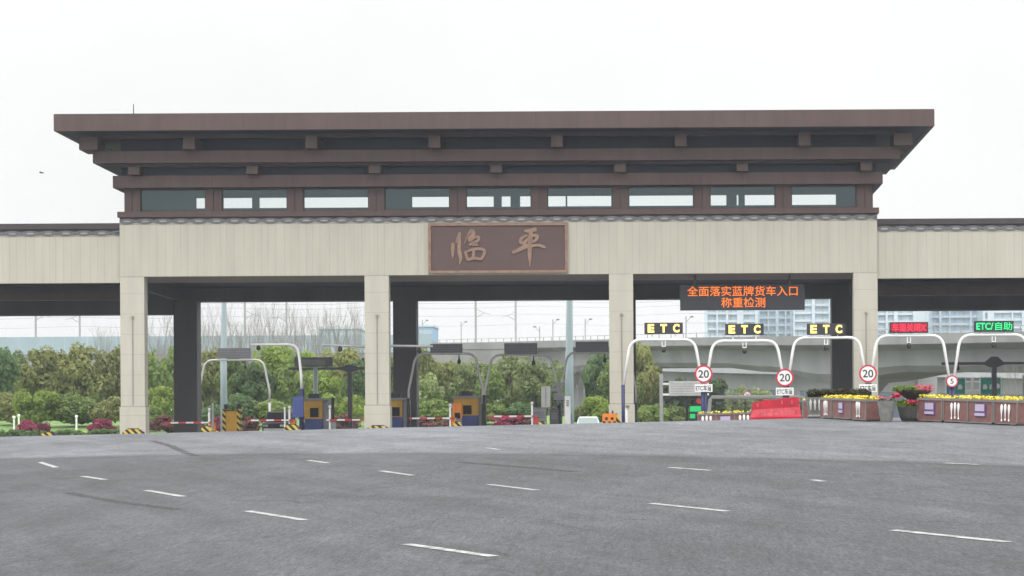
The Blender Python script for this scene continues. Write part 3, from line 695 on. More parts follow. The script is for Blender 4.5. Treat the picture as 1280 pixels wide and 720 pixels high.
# ------------------------------------------------------------------ exit side, beyond the gate
def exit_gantry(px0, px1, ytop, Y, sgn, label, slabel, m=M['white_dirty']):
    a = W(px0, 500, Y).x; c = W(px1, 500, Y).x; z = W((px0+px1)/2, ytop, Y).z
    gantry((a+c)/2, Y, (c-a)/2, z, z-2.6, z-3.6, label, 'grey exit lane gantries seen from behind', m, M['darkpole'] if px0 > 500 else M['white_dirty'], .085)
    s_ = F/Y; p = W(sgn[0], sgn[1], Y)
    o = thing('exit_lane_sign', slabel, 'sign', (p.x, Y, p.z-.4), 'grey backs of the exit lane signs')
    MB().box(p.x-sgn[2]/s_/2, p.x+sgn[2]/s_/2, Y-.12, Y+.14, p.z-sgn[3]/s_/2, p.z+sgn[3]/s_/2).build('case', M['grey'], o)
    q = MB()
    for k in range(5): q.box(p.x-sgn[2]/s_/2+.1, p.x+sgn[2]/s_/2-.1, Y-.135, Y-.12, p.z-.3+k*.14, p.z-.27+k*.14)
    q.build('vent_slats', M['midgrey'], o)
    for xx in (-.5, .5): MB().box(p.x+xx-.04, p.x+xx+.04, Y-.04, Y+.04, z, p.z-sgn[3]/s_/2+.02).build('bracket', M['galv'], o)
    cm = tag(MB().lathe((p.x+.9, Y, z-.75), [(0,.05),(.06,.13),(.25,.13),(.35,.06),(.7,.03)], 8).build('lane_camera', M['black'], loc=(p.x+.9, Y, z-.75)), 'dark camera under the ' + slabel.split(',')[0].replace(' between the left rear column and the white L-shaped arm', ' left of the white L-shaped arm'), 'camera', 'cameras under the exit gantries')
exit_gantry(249, 337, 450, 175, (293, 441.5, 41, 12.5), 'grey arch gantry between the left rear column and the dark car', 'grey sign back between the left rear column and the white L-shaped arm, leftmost')
exit_gantry(511, 603.5, 442, 148, (558, 435.5, 40, 11), 'grey arch gantry directly right of the second rear column', 'grey sign back just right of the second rear column, with the white arm touching it')
exit_gantry(606, 698, 443.5, 148, (651, 436, 41, 14), 'grey arch gantry in the middle, just left of the pale blue mast', 'grey sign back in the middle, left of the pale blue pole')
exit_gantry(701, 795, 440, 148, (740, 433.5, 41, 13), 'grey arch gantry partly behind the third pillar', 'grey sign back partly behind the third pillar')
# L-shaped white post with navy foot
Y = 142
o = thing('camera_arm', 'white L-shaped camera pole with navy blue foot, in front of the amber booth', 'camera pole', W(377, 541, Y))
pt = [W(377,486,Y), W(376.5,470,Y), W(374,445,Y), W(372,436,Y), W(368,432,Y), W(362,430.5,Y), W(350,430.5,Y), W(313,431,Y)]
MB().tube(pt, .1, 10).build('arm', M['white'], o, smooth=True)
MB().tube([W(377,545,Y), W(377,486,Y)], .16, 10).build('foot', M['navy'], o, smooth=True)
p = W(370,505,Y); MB().box(p.x-.2, p.x+.55, Y-.3, Y-.1, p.z-.9, p.z+.5).build('control_box', M['blue'], o)
p = W(323,434,Y); MB().lathe((p.x, Y, p.z-.2), [(0,.06),(.1,.16),(.3,.12),(.4,.05)], 8).build('camera', M['black'], o)
Y = 141
o = thing('camera_arm', 'long horizontal white camera arm passing behind the second pillar', 'camera pole', W(472, 540, Y))
MB().tube([W(472,545,Y), W(472,440,Y), W(473,434,Y), W(480,432,Y), W(541,433,Y)], .08, 8).build('arm', M['white_dirty'], o, smooth=True)
MB().tube([W(472,434,Y), W(402,431,Y)], .07, 8).build('rear_arm', M['white_dirty'], o, smooth=True)
for x, y in ((425,435),(524,437)):
    p = W(x,y,Y); MB().lathe((p.x, Y, p.z-.25), [(0,.06),(.1,.17),(.3,.14),(.4,.05)], 8).build('camera', M['black'], o)
# dark tee masts
def tee(px, ytop, yb, xl, xr, Y, label, cap, cams=()):
    p = W(px, ytop, Y); o = thing('tee_mast', label, 'mast', (p.x, Y, 2.4))
    MB().box(p.x-.17, p.x+.17, Y-.17, Y+.17, ground_z(p.x, Y)-.2, p.z).build('post', M['darkpole'], o)
    a = W(xl, ytop, Y); c = W(xr, ytop, Y); q = MB()
    q.box(a.x, p.x-.4, Y-.1, Y+.1, p.z-.14, p.z+.06); q.box(p.x+.4, c.x, Y-.1, Y+.1, p.z-.14, p.z+.06)
    q.prism([(p.x-.7, p.z-.16), (p.x-.25, p.z-.32), (p.x+.25, p.z-.32), (p.x+.7, p.z-.16), (p.x+.7, p.z+.05), (p.x+.25, p.z+cap), (p.x-.25, p.z+cap), (p.x-.7, p.z+.05)], Y-.12, Y+.12)
    q.build('cross_arm', M['darkpole'], o)
    for x in cams:
        k = W(x, ytop, Y); MB().lathe((k.x, Y, k.z-.55), [(0,.06),(.1,.15),(.3,.12),(.45,.04)], 8).build('lamp', M['black'], o)
    return o
tee(437.5, 460, 540, 361, 492, 166, 'dark steel tee-shaped mast left of the second pillar, before the green trees', .25)
tee(1242.5, 453.5, 500, 1177, 1330, 152, 'dark steel tee-shaped mast behind the right planters, before the viaduct', .45, (1197,))
p = W(392.5, 452.5, 160); o = thing('exit_lane_sign', 'grey sign back right of the white L-shaped pole, over the amber booth', 'sign', (p.x, 160, p.z-.4), 'grey backs of the exit lane signs')
MB().box(p.x-1.45, p.x+1.45, 159.9, 160.2, p.z-.36, p.z+.36).build('case', M['grey'], o)
MB().box(p.x-.9, p.x+.9, 159.85, 159.9, p.z-.25, p.z+.2).build('hatch', M['midgrey'], o)
MB().tube([(p.x+.1, 160.1, 2), (p.x+.1, 160.1, p.z-.36)], .17, 8).build('post', M['pole'], o)
# tall pale masts
for px, Y, wd, lab in ((280, 178, .28, 'tall pale blue lamp mast behind the left grey gantry'), (712, 176, .34, 'tall pale blue lamp mast left of the third pillar')):
    b = W(px, 530, Y); t_ = W(px, 374, Y)
    o = thing('lamp_mast', lab, 'lamp post', (b.x, Y, 2.4), 'tall lamp masts beyond the gate')
    MB().tube([(b.x, Y, 2.0), (b.x, Y, 8.5), (t_.x, Y, 14), (t_.x, Y, 19)], [wd*1.1, wd, wd*.75, wd*.6], 12).build('shaft', M['pole'], o, smooth=True)
    MB().lathe((t_.x, Y, 18.6), [(0,.2),(.1,1.1),(.35,1.1),(.5,.3)], 12).build('lamp_crown', M['pole'], o)

# toll booths
def booth(px0, px1, ytop, Y, label, wide=True):
    a = W(px0, ytop, Y); c = W(px1, ytop, Y); zt_ = a.z; zb = road_z(a.x, Y)
    x0, x1 = a.x, c.x; h_ = zt_-zb
    o = thing('toll_booth', label, 'toll booth', ((x0+x1)/2, Y, zb), 'amber toll booths')
    MB().box(x0, x1, Y, Y+2.4, zb, zb+1.45).build('base', M['blue'], o)
    MB().box(x0, x1, Y, Y+2.4, zb+1.45, zt_-.1).build('body', M['amber'], o)
    MB().box(x0-.12, x1+.3, Y-.12, Y+2.5, zt_-.1, zt_+.06).build('roof', M['midgrey'], o)
    xm = x0+(x1-x0)*.55
    MB().box(xm-.3, xm+.3, Y-.05, Y, zb+h_*.55, zb+h_*.78).build('window', M['glass_dark'], o)
    MB().box(x1, x1+.35, Y+.2, Y+2.3, zb, zt_-.1).build('side_panel', M['midgrey'], o)
    MB().box(xm-.45, xm+.35, Y+.2, Y+.9, zt_+.06, zt_+.4).build('roof_unit', M['black'], o)
    return o
booth(380.5, 403, 499, 150, 'amber toll booth with blue base behind the white L-shaped pole')
booth(484, 502.5, 498.5, 149, 'amber toll booth half hidden behind the second pillar')
booth(567, 598, 496, 149, 'amber toll booth in the middle with an orange unit at its left')
# kiosk left
Y = 147; p = W(289, 540, Y); a = W(280, 514, Y); c = W(298.5, 514, Y); zb = road_z(p.x, Y)
o = thing('payment_kiosk', 'narrow amber payment kiosk with black striped flanks, left of the dark car', 'kiosk', (p.x, Y, zb))
MB().box(a.x+.12, c.x-.12, Y, Y+.9, zb, a.z).build('cabinet', M['amber'], o)
for x in (a.x, c.x-.02): MB().box(x-.1, x+.12, Y-.08, Y+.8, zb, a.z+.15).build('striped_post', M['haz'], o)
for x in (a.x+.1, c.x-.05): MB().lathe((x, Y+.2, a.z+.15), [(0,.05),(.05,.15),(.3,.15),(.35,.08)], 8).build('warning_lamp', M['black'], o)
# orange unit by the middle booth
Y = 146; a = W(565.5, 504, Y); c = W(577, 529, Y); zb = road_z(a.x, Y)
o = thing('ticket_machine', 'orange ticket machine with grey front, in front of the middle amber booth', 'machine', (a.x, Y, zb))
MB().box(a.x, c.x, Y, Y+.7, zb+1.2, a.z).build('hood', M['orange'], o)
MB().box(a.x+.05, c.x-.03, Y+.05, Y+.65, zb, zb+1.2).build('body', M['midgrey'], o)
MB().box(a.x+.15, c.x-.1, Y-.02, Y+.05, zb+1.2, zb+1.6).build('screen', M['glass_dark'], o)
# grey cabinets + white boards right of middle
Y = 145
for px0, px1, y0, nm, m, lab, cat in ((664, 682.5, 510.5, 'equipment_cabinet', 'midgrey', 'low light grey equipment cabinet left of the white board', 'cabinet'),
                                 (687, 698, 512, 'equipment_cabinet', 'darkpole', 'dark grey louvred cabinet beside the black gantry leg', 'cabinet'),
                                 (706, 713, 496, 'equipment_cabinet', 'white', 'narrow white cabinet beside the pale blue mast', 'cabinet')):
    a = W(px0, y0, Y); c = W(px1, y0, Y); zb = road_z(a.x, Y)
    o = thing(nm, lab, cat, ((a.x+c.x)/2, Y, zb))
    MB().box(a.x, c.x, Y, Y+.8, zb, a.z).build('case', M[m], o)
    MB().box(a.x-.03, c.x+.03, Y-.04, Y+.84, a.z, a.z+.05).build('lid', M[m], o)
    q = MB()
    for k in range(4): q.box(a.x+.1, c.x-.1, Y-.02, Y, a.z-.3-k*.12, a.z-.24-k*.12)
    q.build('louvres', M['grey'], o)
Y = 145.5; a = W(676.5, 483, Y); c = W(688, 509, Y)
o = thing('notice_board', 'white upright notice board above the grey cabinets', 'board', ((a.x+c.x)/2, Y, c.z))
MB().box(a.x, c.x, Y, Y+.06, c.z, a.z).build('board', M['white_dirty'], o)
MB().box((a.x+c.x)/2-.02, (a.x+c.x)/2+.02, Y-.02, Y, c.z+.1, a.z-.1).build('divider', M['grey'], o)
MB().box((a.x+c.x)/2-.04, (a.x+c.x)/2+.04, Y+.07, Y+.13, road_z(a.x, Y), c.z+.2).build('post', M['galv'], o)
Y = 146.5; a = W(688, 478, Y); c = W(707, 500, Y)
o = thing('equipment_rack', 'grey layered equipment rack at the foot of the twin gantry legs', 'equipment', ((a.x+c.x)/2, Y, c.z))
MB().box(a.x+.2, c.x-.1, Y, Y+.4, c.z, c.z+.5).box(a.x, c.x-.3, Y, Y+.4, c.z+.6, c.z+.85).box(a.x+.2, c.x-.05, Y, Y+.4, c.z+.95, a.z).build('units', M['midgrey'], o)
MB().box(a.x+.35, a.x+.45, Y+.15, Y+.25, road_z(a.x, Y), c.z).box(c.x-.35, c.x-.25, Y+.15, Y+.25, road_z(a.x, Y), c.z).build('legs', M['grey'], o)

# boom barriers
def boom(px0, px1, y, pxp, Y, label, hc='orange'):
    a = W(px0, y, Y); c = W(px1, y, Y); p = W(pxp, y, Y); zb = road_z(p.x, Y)
    o = thing('boom_barrier', label, 'barrier', (p.x, Y, zb), 'red and white boom barriers')
    MB().box(a.x, c.x, Y-.05, Y+.03, a.z-.055, a.z+.055).build('boom', M['redwhite'], o)
    q = MB().box(p.x-.06, p.x+.06, Y+.06, Y+.25, zb, p.z+.75); q.build('post', M['white'], o)
    MB().lathe((p.x, Y+.18, p.z+.75), [(0,.04),(.06,.04),(.1,.09),(.2,.11),(.27,.05)], 10).build('ball_top', M['white'], o)
    MB().box(p.x+.1, p.x+.42, Y+.05, Y+.5, zb, p.z-.0).build('drive_housing', M[hc], o)
    MB().box(p.x+.08, p.x+.44, Y+.03, Y+.52, p.z, p.z+.05).build('housing_lid', M['midgrey'], o)
    return o
boom(206, 268, 528.5, 261, 144, 'lowered red and white boom below the left rear column, leftmost')
boom(309, 366, 525.5, 361.5, 144, 'lowered red and white boom across the dark car')
boom(408, 456, 525, 412, 144, 'lowered red and white boom left of the second pillar', 'midgrey')
boom(511, 568, 523, 562.5, 144, 'lowered red and white boom at the left of the middle amber booth')
boom(610, 669, 520.5, 665, 144, 'lowered red and white boom left of the grey cabinets', 'redpaint')
# hazard noses
def nose(px, y, wpx, Y, label, flat=True):
    s_ = F/Y; p = W(px, y, Y); zb = road_z(p.x, Y); hw = wpx/s_/2; h_ = p.z-zb
    o = thing('hazard_bollard', label, 'bollard', (p.x, Y, zb), 'black and yellow striped guards')
    MB().prism([(p.x-hw, zb-.1), (p.x+hw, zb-.1), (p.x+hw*.92, zb+h_*.75), (p.x+hw*.5, zb+h_), (p.x-hw*.5, zb+h_), (p.x-hw*.92, zb+h_*.75)], Y, Y+.8).build('striped_body', M['haz'], o)
    MB().box(p.x-hw*.45, p.x+hw*.45, Y+.1, Y+.6, zb+h_, zb+h_+.06).build('cap', M['black'], o)
for a in ((165, 536.5, 26, 136.6, 'striped hazard guard at the foot of the left pillar'), (60, 540.5, 20, 132, 'yellow-white striped hazard guard at the far left, before the lawn'),
          (472, 532.5, 32, 136.5, 'striped hazard guard at the foot of the second pillar'), (257, 533, 14, 140, 'striped hazard guard under the left boom post'),
          (364, 531, 20, 139, 'striped hazard guard at the foot of the white L-shaped pole'), (571, 527.5, 12, 140, 'striped hazard guard before the middle amber booth'),
          (677, 527.5, 14, 140, 'striped hazard guard before the low grey cabinet')): nose(*a)
# crash cushion with black holes
Y = 134; a = W(753, 517, Y); c = W(770, 530, Y); zb = road_z(a.x, Y)
o = thing('crash_cushion', 'orange crash cushion with round black holes at the foot of the third pillar', 'crash cushion', ((a.x+c.x)/2, Y, zb))
MB().box(a.x, c.x, Y, Y+1.2, zb, a.z).build('drum_block', M['orange'], o)
q = MB()
for x, z in ((.3, .52), (.72, .52), (.12, .3), (.52, .28), (.9, .3)):
    q.disc((a.x+(c.x-a.x)*x, Y-.02, zb+(a.z-zb)*(z+.2)), .1, .03, 12)
q.build('holes', M['black'], o)
e = W(782, 530, Y); MB().prism([(c.x, zb), (e.x, zb), (c.x+.05, a.z+.02), (c.x, a.z+.02)], Y+.3, Y+.5).build('striped_wedge', M['haz'], o)
MB().tube([(a.x+.65, Y+.3, a.z), (a.x+.65, Y+.3, a.z+.2)], [.06, .04], 8).build('stud', M['black'], o)
# slim posts
for x, y0, y1, Y, wd, m, lab in ((266,505,540,141,.07,'midgrey','slim grey post beside the left boom post'), (416,498,540,146,.11,'black','black slim stanchion right of the first amber booth'), (510,499,536,146,.11,'black','black slim stanchion in front of the second rear column'),
                              (605,495,533,146,.11,'black','black slim stanchion right of the middle amber booth'), (670,496,510,144.5,.1,'black','short black stanchion on the low grey cabinet'), (858.5,503,527,140,.09,'black','black slim stanchion left of the brown planter beyond the crest'),
                              (356,510,540,143,.06,'white','slim white post beside the boom across the dark car'), (1280,470,500,152,.1,'galv','grey post at the right edge')):
    p = W(x, y0, Y); zb = road_z(p.x, Y)
    if y1 == 510: zb = W(x, 510.5, 145).z+.05
    o = MB().tube([(p.x, Y, zb), (p.x, Y, p.z-.05)], wd, 8); o.lathe((p.x, Y, p.z-.05), [(0,wd),(.05,wd*1.25),(.12,wd*.7)], 8)
    tag(o.build('stanchion', M[m], loc=(p.x, Y, zb)), lab, 'post', 'slim posts on the toll islands')
Y = 135; p = W(783, 509, Y); zb = road_z(p.x, Y)
o = thing('inspection_camera', 'small white camera post with tilted head at the foot of the third pillar', 'camera', (p.x, Y, zb))
MB().tube([(p.x, Y, zb), (p.x, Y, p.z-.15), (p.x+.12, Y, p.z)], .09, 8).build('post', M['white'], o)
MB().box(p.x-.05, p.x+.2, Y-.2, Y+.1, p.z-.02, p.z+.12).build('head', M['grey'], o)

# vehicles
def car(px, Y, wd, ht, ln, label, paint, group=None, zb=None, plate=True, glass='glass_dark', boxy=False):
    p = W(px, 530, Y); zb = zb if zb is not None else road_z(p.x, Y)
    X = p.x; o = thing('parked_car', label, 'car', (X, Y, zb), group)
    hw = wd/2; hb = ht*.52
    if boxy: prof = [(0, .35), (.0, hb*.9), (.1, hb), (ln*.2, hb+.06), (ln*.265, ht*.96), (ln*.32, ht), (ln*.93, ht*.98), (ln*.98, hb+.1), (ln, hb*.8), (ln, .3)]
    else: prof = [(0, .35), (.02, hb*.8), (.15, hb), (ln*.22, hb+.08), (ln*.36, ht*.97), (ln*.42, ht), (ln*.85, ht*.98), (ln*.97, hb+.1), (ln, hb*.8), (ln, .3)]
    b = MB(); n = len(prof)
    vs = []
    for s_ in (-1, 1):
        for y, z in prof:
            k = 1.0 if z <= hb+.1 else .78
            vs.append((X+s_*hw*k, Y+y, zb+z))
    fs = [tuple(range(n)), tuple(range(2*n-1, n-1, -1))] + [(i, (i+1) % n, n+(i+1) % n, n+i) for i in range(n)]
    b.add(vs, fs); body = b.build('body', paint, o)
    bv = body.modifiers.new('soft_edges', 'BEVEL'); bv.width = .11; bv.segments = 3; bv.limit_method = 'ANGLE'; bv.angle_limit = R(20)
    for pp in body.data.polygons: pp.use_smooth = True
    zl, zh = hb+.12, ht*.93
    y0, y1 = (ln*.205, ln*.26) if boxy else (ln*.234, ln*.339)
    g = MB(); g.add([(X-hw*.78, Y+y0-.04, zb+hb+.16), (X+hw*.78, Y+y0-.04, zb+hb+.16), (X+hw*.68, Y+y1-.04, zb+zh), (X-hw*.68, Y+y1-.04, zb+zh),
                     (X-hw*.84, Y+y0, zb+hb+.14), (X+hw*.84, Y+y0, zb+hb+.14), (X+hw*.76, Y+y1, zb+zh-.02), (X-hw*.76, Y+y1, zb+zh-.02)],
                    [(0,1,2,3),(4,7,6,5),(0,4,5,1),(1,5,6,2),(2,6,7,3),(3,7,4,0)]); g.build('windscreen', M[glass], o)
    for s_ in (-1, 1):
        x0, x1 = sorted((X+s_*hw*.84, X+s_*(hw*.84+.03)))
        MB().box(x0, x1, Y+ln*.42, Y+ln*.82, zb+hb+.15, zb+ht*.9).build('side_window', M['glass_dark'], o)
        MB().box(X+s_*hw*.72-.22, X+s_*hw*.72+.22, Y-.04, Y+.1, zb+hb*.68, zb+hb*.86).build('headlight', M['chrome'], o)
        x0, x1 = sorted((X+s_*hw, X+s_*(hw+.2))); MB().box(x0, x1, Y+ln*.26, Y+ln*.3, zb+hb+.1, zb+hb+.3).build('mirror', paint, o)
        for yy in (ln*.18, ln*.8):
            q = MB(); c_ = (X+s_*(hw-.1), Y+yy, zb+.33)
            vs = []; fs = []
            for k in range(16):
                for xx in (-.11, .11): vs.append((c_[0]+xx, c_[1]+.33*cos(2*pi*k/16), c_[2]+.33*sin(2*pi*k/16)))
            fs = [(2*k, 2*k+1, (2*k+3) % 32, (2*k+2) % 32) for k in range(16)] + [tuple(range(0, 32, 2)), tuple(range(31, 0, -2))]
            q.add(vs, fs); q.build('wheel', M['rubber'], o)
    MB().box(X-hw*.5, X+hw*.5, Y-.03, Y+.05, zb+hb*.62, zb+hb*.84).build('grille', M['black'], o)
    MB().box(X-hw*.85, X+hw*.85, Y-.08, Y+.1, zb+.32, zb+hb*.55).build('bumper', M['white_dirty'] if boxy else paint, o)
    return o
car(342.5, 168, 1.95, 1.95, 4.7, 'dark off-road car waiting behind the red and white boom', M['carblack'], zb=2.5, boxy=True)
car(734.5, 172, 2.0, 1.62, 4.4, 'pale mint car whose roof shows over the road crest left of the third pillar', M['carpale'], zb=2.32, glass='sky_glass')
# signal with green characters
Y = 139; p = W(869, 515.5, Y)
o = thing('lane_signal', 'small green lit signal panel with red lamp, left of a brown planter', 'signal', (p.x, Y, p.z-.6))
MB().box(p.x-.4, p.x+.4, Y, Y+.2, p.z-.6, p.z+.5).build('case', M['black'], o)
MB().box(p.x-.36, p.x+.42, Y-.03, Y, p.z+.05, p.z+.42).box(p.x-.36, p.x, Y-.03, Y, p.z-.4, p.z-.1).build('green_lamps', M['led_green_dim'], o)
MB().disc((p.x+.25, Y-.03, p.z+.75), .18, .1, 14).build('red_lamp', M['redpaint'], o)
MB().box(p.x+.15, p.x+.3, Y+.05, Y+.15, p.z+.5, p.z+.7).box(p.x-.05, p.x+.05, Y+.05, Y+.15, road_z(p.x, Y), p.z-.6).build('post', M['navy'], o)

# white sign frames beyond the right lanes
Y = 185
o = thing('notice_gantry', 'white two-rail sign frame with pale board on a grey post, right of the third pillar', 'sign', W(826.5, 530, Y))
p = W(826.5, 470, Y); MB().tube([(p.x, Y, 2.3), (p.x, Y, p.z+.2)], .16, 8).build('post', M['galv'], o)
a, c = W(826, 480, Y), W(886, 493, Y); [MB().box(a.x, c.x, Y-.06, Y+.06, z_-.08, z_+.1).build('rail', M['white'], o) for z_ in (a.z, c.z)]
a, c = W(836, 476.5, Y), W(882, 494.5, Y); MB().box(a.x, c.x, Y-.14, Y-.07, c.z, a.z).build('board', M['white_dirty'], o)
q = MB()
for k in range(5): q.box(a.x+.15, c.x-.1, Y-.155, Y-.14, c.z+.15+k*.22, c.z+.2+k*.22)
q.build('board_ribs', M['galv'], o)
Y = 150
o = thing('white_gate_frame', 'long low white rail frame behind the first brown planter and red barrier', 'frame', W(936, 530, Y))
a, c = W(887, 496, Y), W(1003, 496.5, Y)
MB().tube([W(885.5, 527, Y), W(887.5, 500, Y), W(890, 496.5, Y), W(1003, 496.5, Y), W(1005, 500, Y), W(1005, 527, Y)], .13, 8).build('rail', M['white'], o)
q = MB()
for x in range(892, 1002, 13):
    p = W(x, 504, Y); q.box(p.x-.14, p.x+.14, Y-.05, Y+.05, p.z-.06, p.z+.06)
q.build('reflectors', M['darkpole'], o)
a = W(889, 504, Y); MB().box(a.x, c.x, Y-.02, Y+.02, a.z-.04, a.z+.04).build('lower_rail', M['galv'], o)
a, c = W(938, 509.5, Y), W(960, 511.5, Y); MB().tube([W(937, 515, Y), W(940, 511, Y), W(965, 509, Y)], .07, 8).build('handle_rail', M['white'], o)
# teal signs
Y = 158
for x0, x1, y0, y1, lab, gl in ((1183, 1206.5, 472.5, 492.5, 'teal direction sign half behind the round 5 sign', ((.72, .45),)), (1225.5, 1251, 472, 492.5, 'teal direction sign crossed by the dark tee mast', ((.22, .45), (.55, .45), (.84, .5)))):
    a, c = W(x0, y0, Y), W(x1, y1, Y)
    o = thing('direction_sign', lab, 'sign', ((a.x+c.x)/2, Y, c.z), 'teal direction signs')
    MB().box(a.x, c.x, Y, Y+.08, c.z, a.z).build('sheet', M['teal'], o)
    MB().box(a.x-.06, a.x+.02, Y-.03, Y+.1, c.z-.05, a.z+.05).box(c.x-.02, c.x+.06, Y-.03, Y+.1, c.z-.05, a.z+.05).box(a.x+.02, c.x-.02, Y-.03, Y+.1, a.z-.03, a.z+.05).build('edge', M['white'], o)
    for fx, fz in gl:
        x = a.x+(c.x-a.x)*fx; z = c.z+(a.z-c.z)*fz; MB().prism([(x-.16, z-.2), (x+.14, z-.2), (x+.2, z+.02), (x+.05, z+.2), (x-.14, z+.14)], Y-.02, Y).build('mark', M['white'], o)
    MB().box((a.x+c.x)/2-.08, (a.x+c.x)/2+.08, Y+.1, Y+.22, 2.3, c.z+.3).build('post', M['galv'], o)
Y = 158.3; o = thing('white_railing', 'white railing cross between the two teal direction signs', 'railing', W(1216, 495, Y))
a, c = W(1207, 477, Y), W(1225, 488, Y)
[MB().box(a.x, c.x, Y-.05, Y+.05, z_-.06, z_+.06).build('rail', M['white'], o) for z_ in (a.z, c.z)]
p = W(1215.5, 472, Y); MB().box(p.x-.1, p.x+.1, Y-.12, Y-.055, 2.3, p.z).build('post', M['white'], o)

# ------------------------------------------------------------------ plants
def leaf_blob_mesh(name, m, seed, blobs, per, leaf, ell=None, fill=.75):
    rnd = random.Random(seed); vs = []; fs = []
    for (bx, by, bz, br) in blobs:
        for _ in range(per):
            while True:
                d = Vector((rnd.gauss(0,1), rnd.gauss(0,1), rnd.gauss(0,1)))
                if d.length > .01: break
            d.normalize(); rr = br*(fill + (1-fill)*rnd.random()*1.35)
            c = Vector((bx, by, bz)) + Vector((d.x*rr, d.y*rr, d.z*rr*.85))
            nrm = (d*1.1 + Vector((0,0,.45)) + Vector((rnd.gauss(0,.45), rnd.gauss(0,.45), rnd.gauss(0,.45)))).normalized()
            u = nrm.orthogonal().normalized(); u.rotate(Matrix.Rotation(rnd.random()*6.28, 3, nrm)); v = nrm.cross(u)
            l = leaf*(.6+.8*rnd.random()); i = len(vs)
            vs += [c-u*l*.6, c+v*l*.42+nrm*l*.1, c+u*l*.7-nrm*l*.08, c-v*l*.42]
            fs.append((i, i+1, i+2, i+3))
    me = bpy.data.meshes.new(name); me.from_pydata([tuple(v) for v in vs], [], fs); me.materials.append(m); return me
def crown_blobs(seed, n, z0, z1, rx, br0, br1):
    rnd = random.Random(seed); out = []
    while len(out) < n:
        x, y, z = rnd.uniform(-1,1), rnd.uniform(-1,1), rnd.uniform(-1,1)
        if x*x+y*y+z*z > 1: continue
        if x*x+y*y+z*z < .12: continue
        k = 1 - .25*max(0, z)
        out.append((x*rx*k, y*rx*k, (z0+z1)/2+z*(z1-z0)/2, rnd.uniform(br0, br1)))
    return out
def trunk_mesh(name, m, seed, h):
    rnd = random.Random(seed); b = MB()
    b.tube([(0,0,-.05), (.01,0,h*.5), (rnd.uniform(-.03,.03), 0, h)], [.028, .02, .014], 7)
    for k in range(5):
        a = rnd.random()*6.28; b.tube([(0,0,h*(.5+.1*k)), (cos(a)*.15, sin(a)*.15, h*(.6+.12*k)+.08), (cos(a)*.24, sin(a)*.24, h*(.7+.14*k)+.2)], [.014,.01,.004], 5)
    o = b.build(name, m); me = o.data; bpy.data.objects.remove(o); return me
kinds = {}
for kname, mk, sd in (('bright','leaf_bright',1),('mid','leaf_mid',2),('dark','leaf_dark',3),('olive','leaf_olive',4),('pale','leaf_pale',5)):
    kinds[kname] = [leaf_blob_mesh('crown', M[mk], sd*10+v, crown_blobs(sd*7+v, 34, .3, .9, .36, .09, .17), 120, .05) for v in range(2)]
bushes = {}
for kname, mk, sd in (('bright','leaf_bright',11),('mid','leaf_mid',12),('olive','leaf_olive',14),('azalea','leaf_azalea',15),('rust','leaf_rust',17),('dark','leaf_dark',16)):
    bushes[kname] = [leaf_blob_mesh('foliage', M[mk], sd*10+v, crown_blobs(sd*7+v, 22, .12, .82, .38, .14, .22), 150, .06) for v in range(2)]
TR = [trunk_mesh('trunk', M['bark'], s_, .55) for s_ in (1,2)]
cnt = [0]
def tree(px, ytop, wpx, Y, kind, label, group):
    s_ = F/Y; p = W(px, ytop, Y); zb = ground_z(p.x, Y)-.1; H = p.z-zb; wd = wpx/s_
    i = cnt[0]; cnt[0] += 1
    o = thing('leafy_tree', label, 'tree', (p.x, Y, zb), group, rz=(i*1.7) % 6.28)
    o.scale = (wd/.92, wd/.92, H/.97)
    for nm, me in (('trunk', TR[i % 2]), ('crown', kinds[kind][i % 2])):
        c = bpy.data.objects.new(nm, me); COL.objects.link(c); c.parent = o
    return o
def bush(px, ytop, wpx, Y, kind, label, group, name='shrub'):
    s_ = F/Y; p = W(px, ytop, Y); zb = ground_z(p.x, Y)-.05; H = max(.6, p.z-zb); wd = wpx/s_
    i = cnt[0]; cnt[0] += 1
    o = bpy.data.objects.new(name, bushes[kind][i % 2]); COL.objects.link(o); o.location = (p.x, Y, zb); o.rotation_euler = (0,0,(i*2.1) % 6.28)
    o.scale = (wd/1.05, wd/1.05, H/.98)
    return tag(o, label, 'shrub', group)
GL = 'trees behind the lawn left of the left pillar'
for a in ((-8,424,64,226,'dark','dark green tall tree at the left edge behind the lawn'), (22,440,44,240,'mid','mid green tree just right of the left-edge dark tree'), (50,430,70,236,'olive','brownish olive tree behind the bright hedge, left of the lawn middle'),
          (82,436,56,242,'olive','olive tree between the brownish tree and the tallest yellow-green one'), (106,426,70,236,'olive','tallest yellow-green olive tree behind the lawn'), (140,431,60,238,'olive','olive tree touching the left pillar from the left')): tree(*a, GL)
GB = 'bright shrubs along the lawn'
for a in ((8,486,60,210,'olive','brownish green shrub at the left edge above the lawn'), (36,484,50,206,'bright','bright green shrub left of the middle of the lawn hedge'), (58,481,56,206,'bright','brightest green shrub in the lawn hedge, above the first red azalea'), (86,488,56,207,'mid','mid green shrub in the lawn hedge between the two azaleas'),
          (112,489,56,207,'mid','mid green shrub in the lawn hedge above the second azalea'), (138,493,52,206,'olive','olive shrub at the right end of the lawn hedge'), (200,476,48,212,'bright','rounded yellow-green shrub between left pillar and left rear column')): bush(*a, GB)
GA = 'red azalea shrubs beyond the gate'
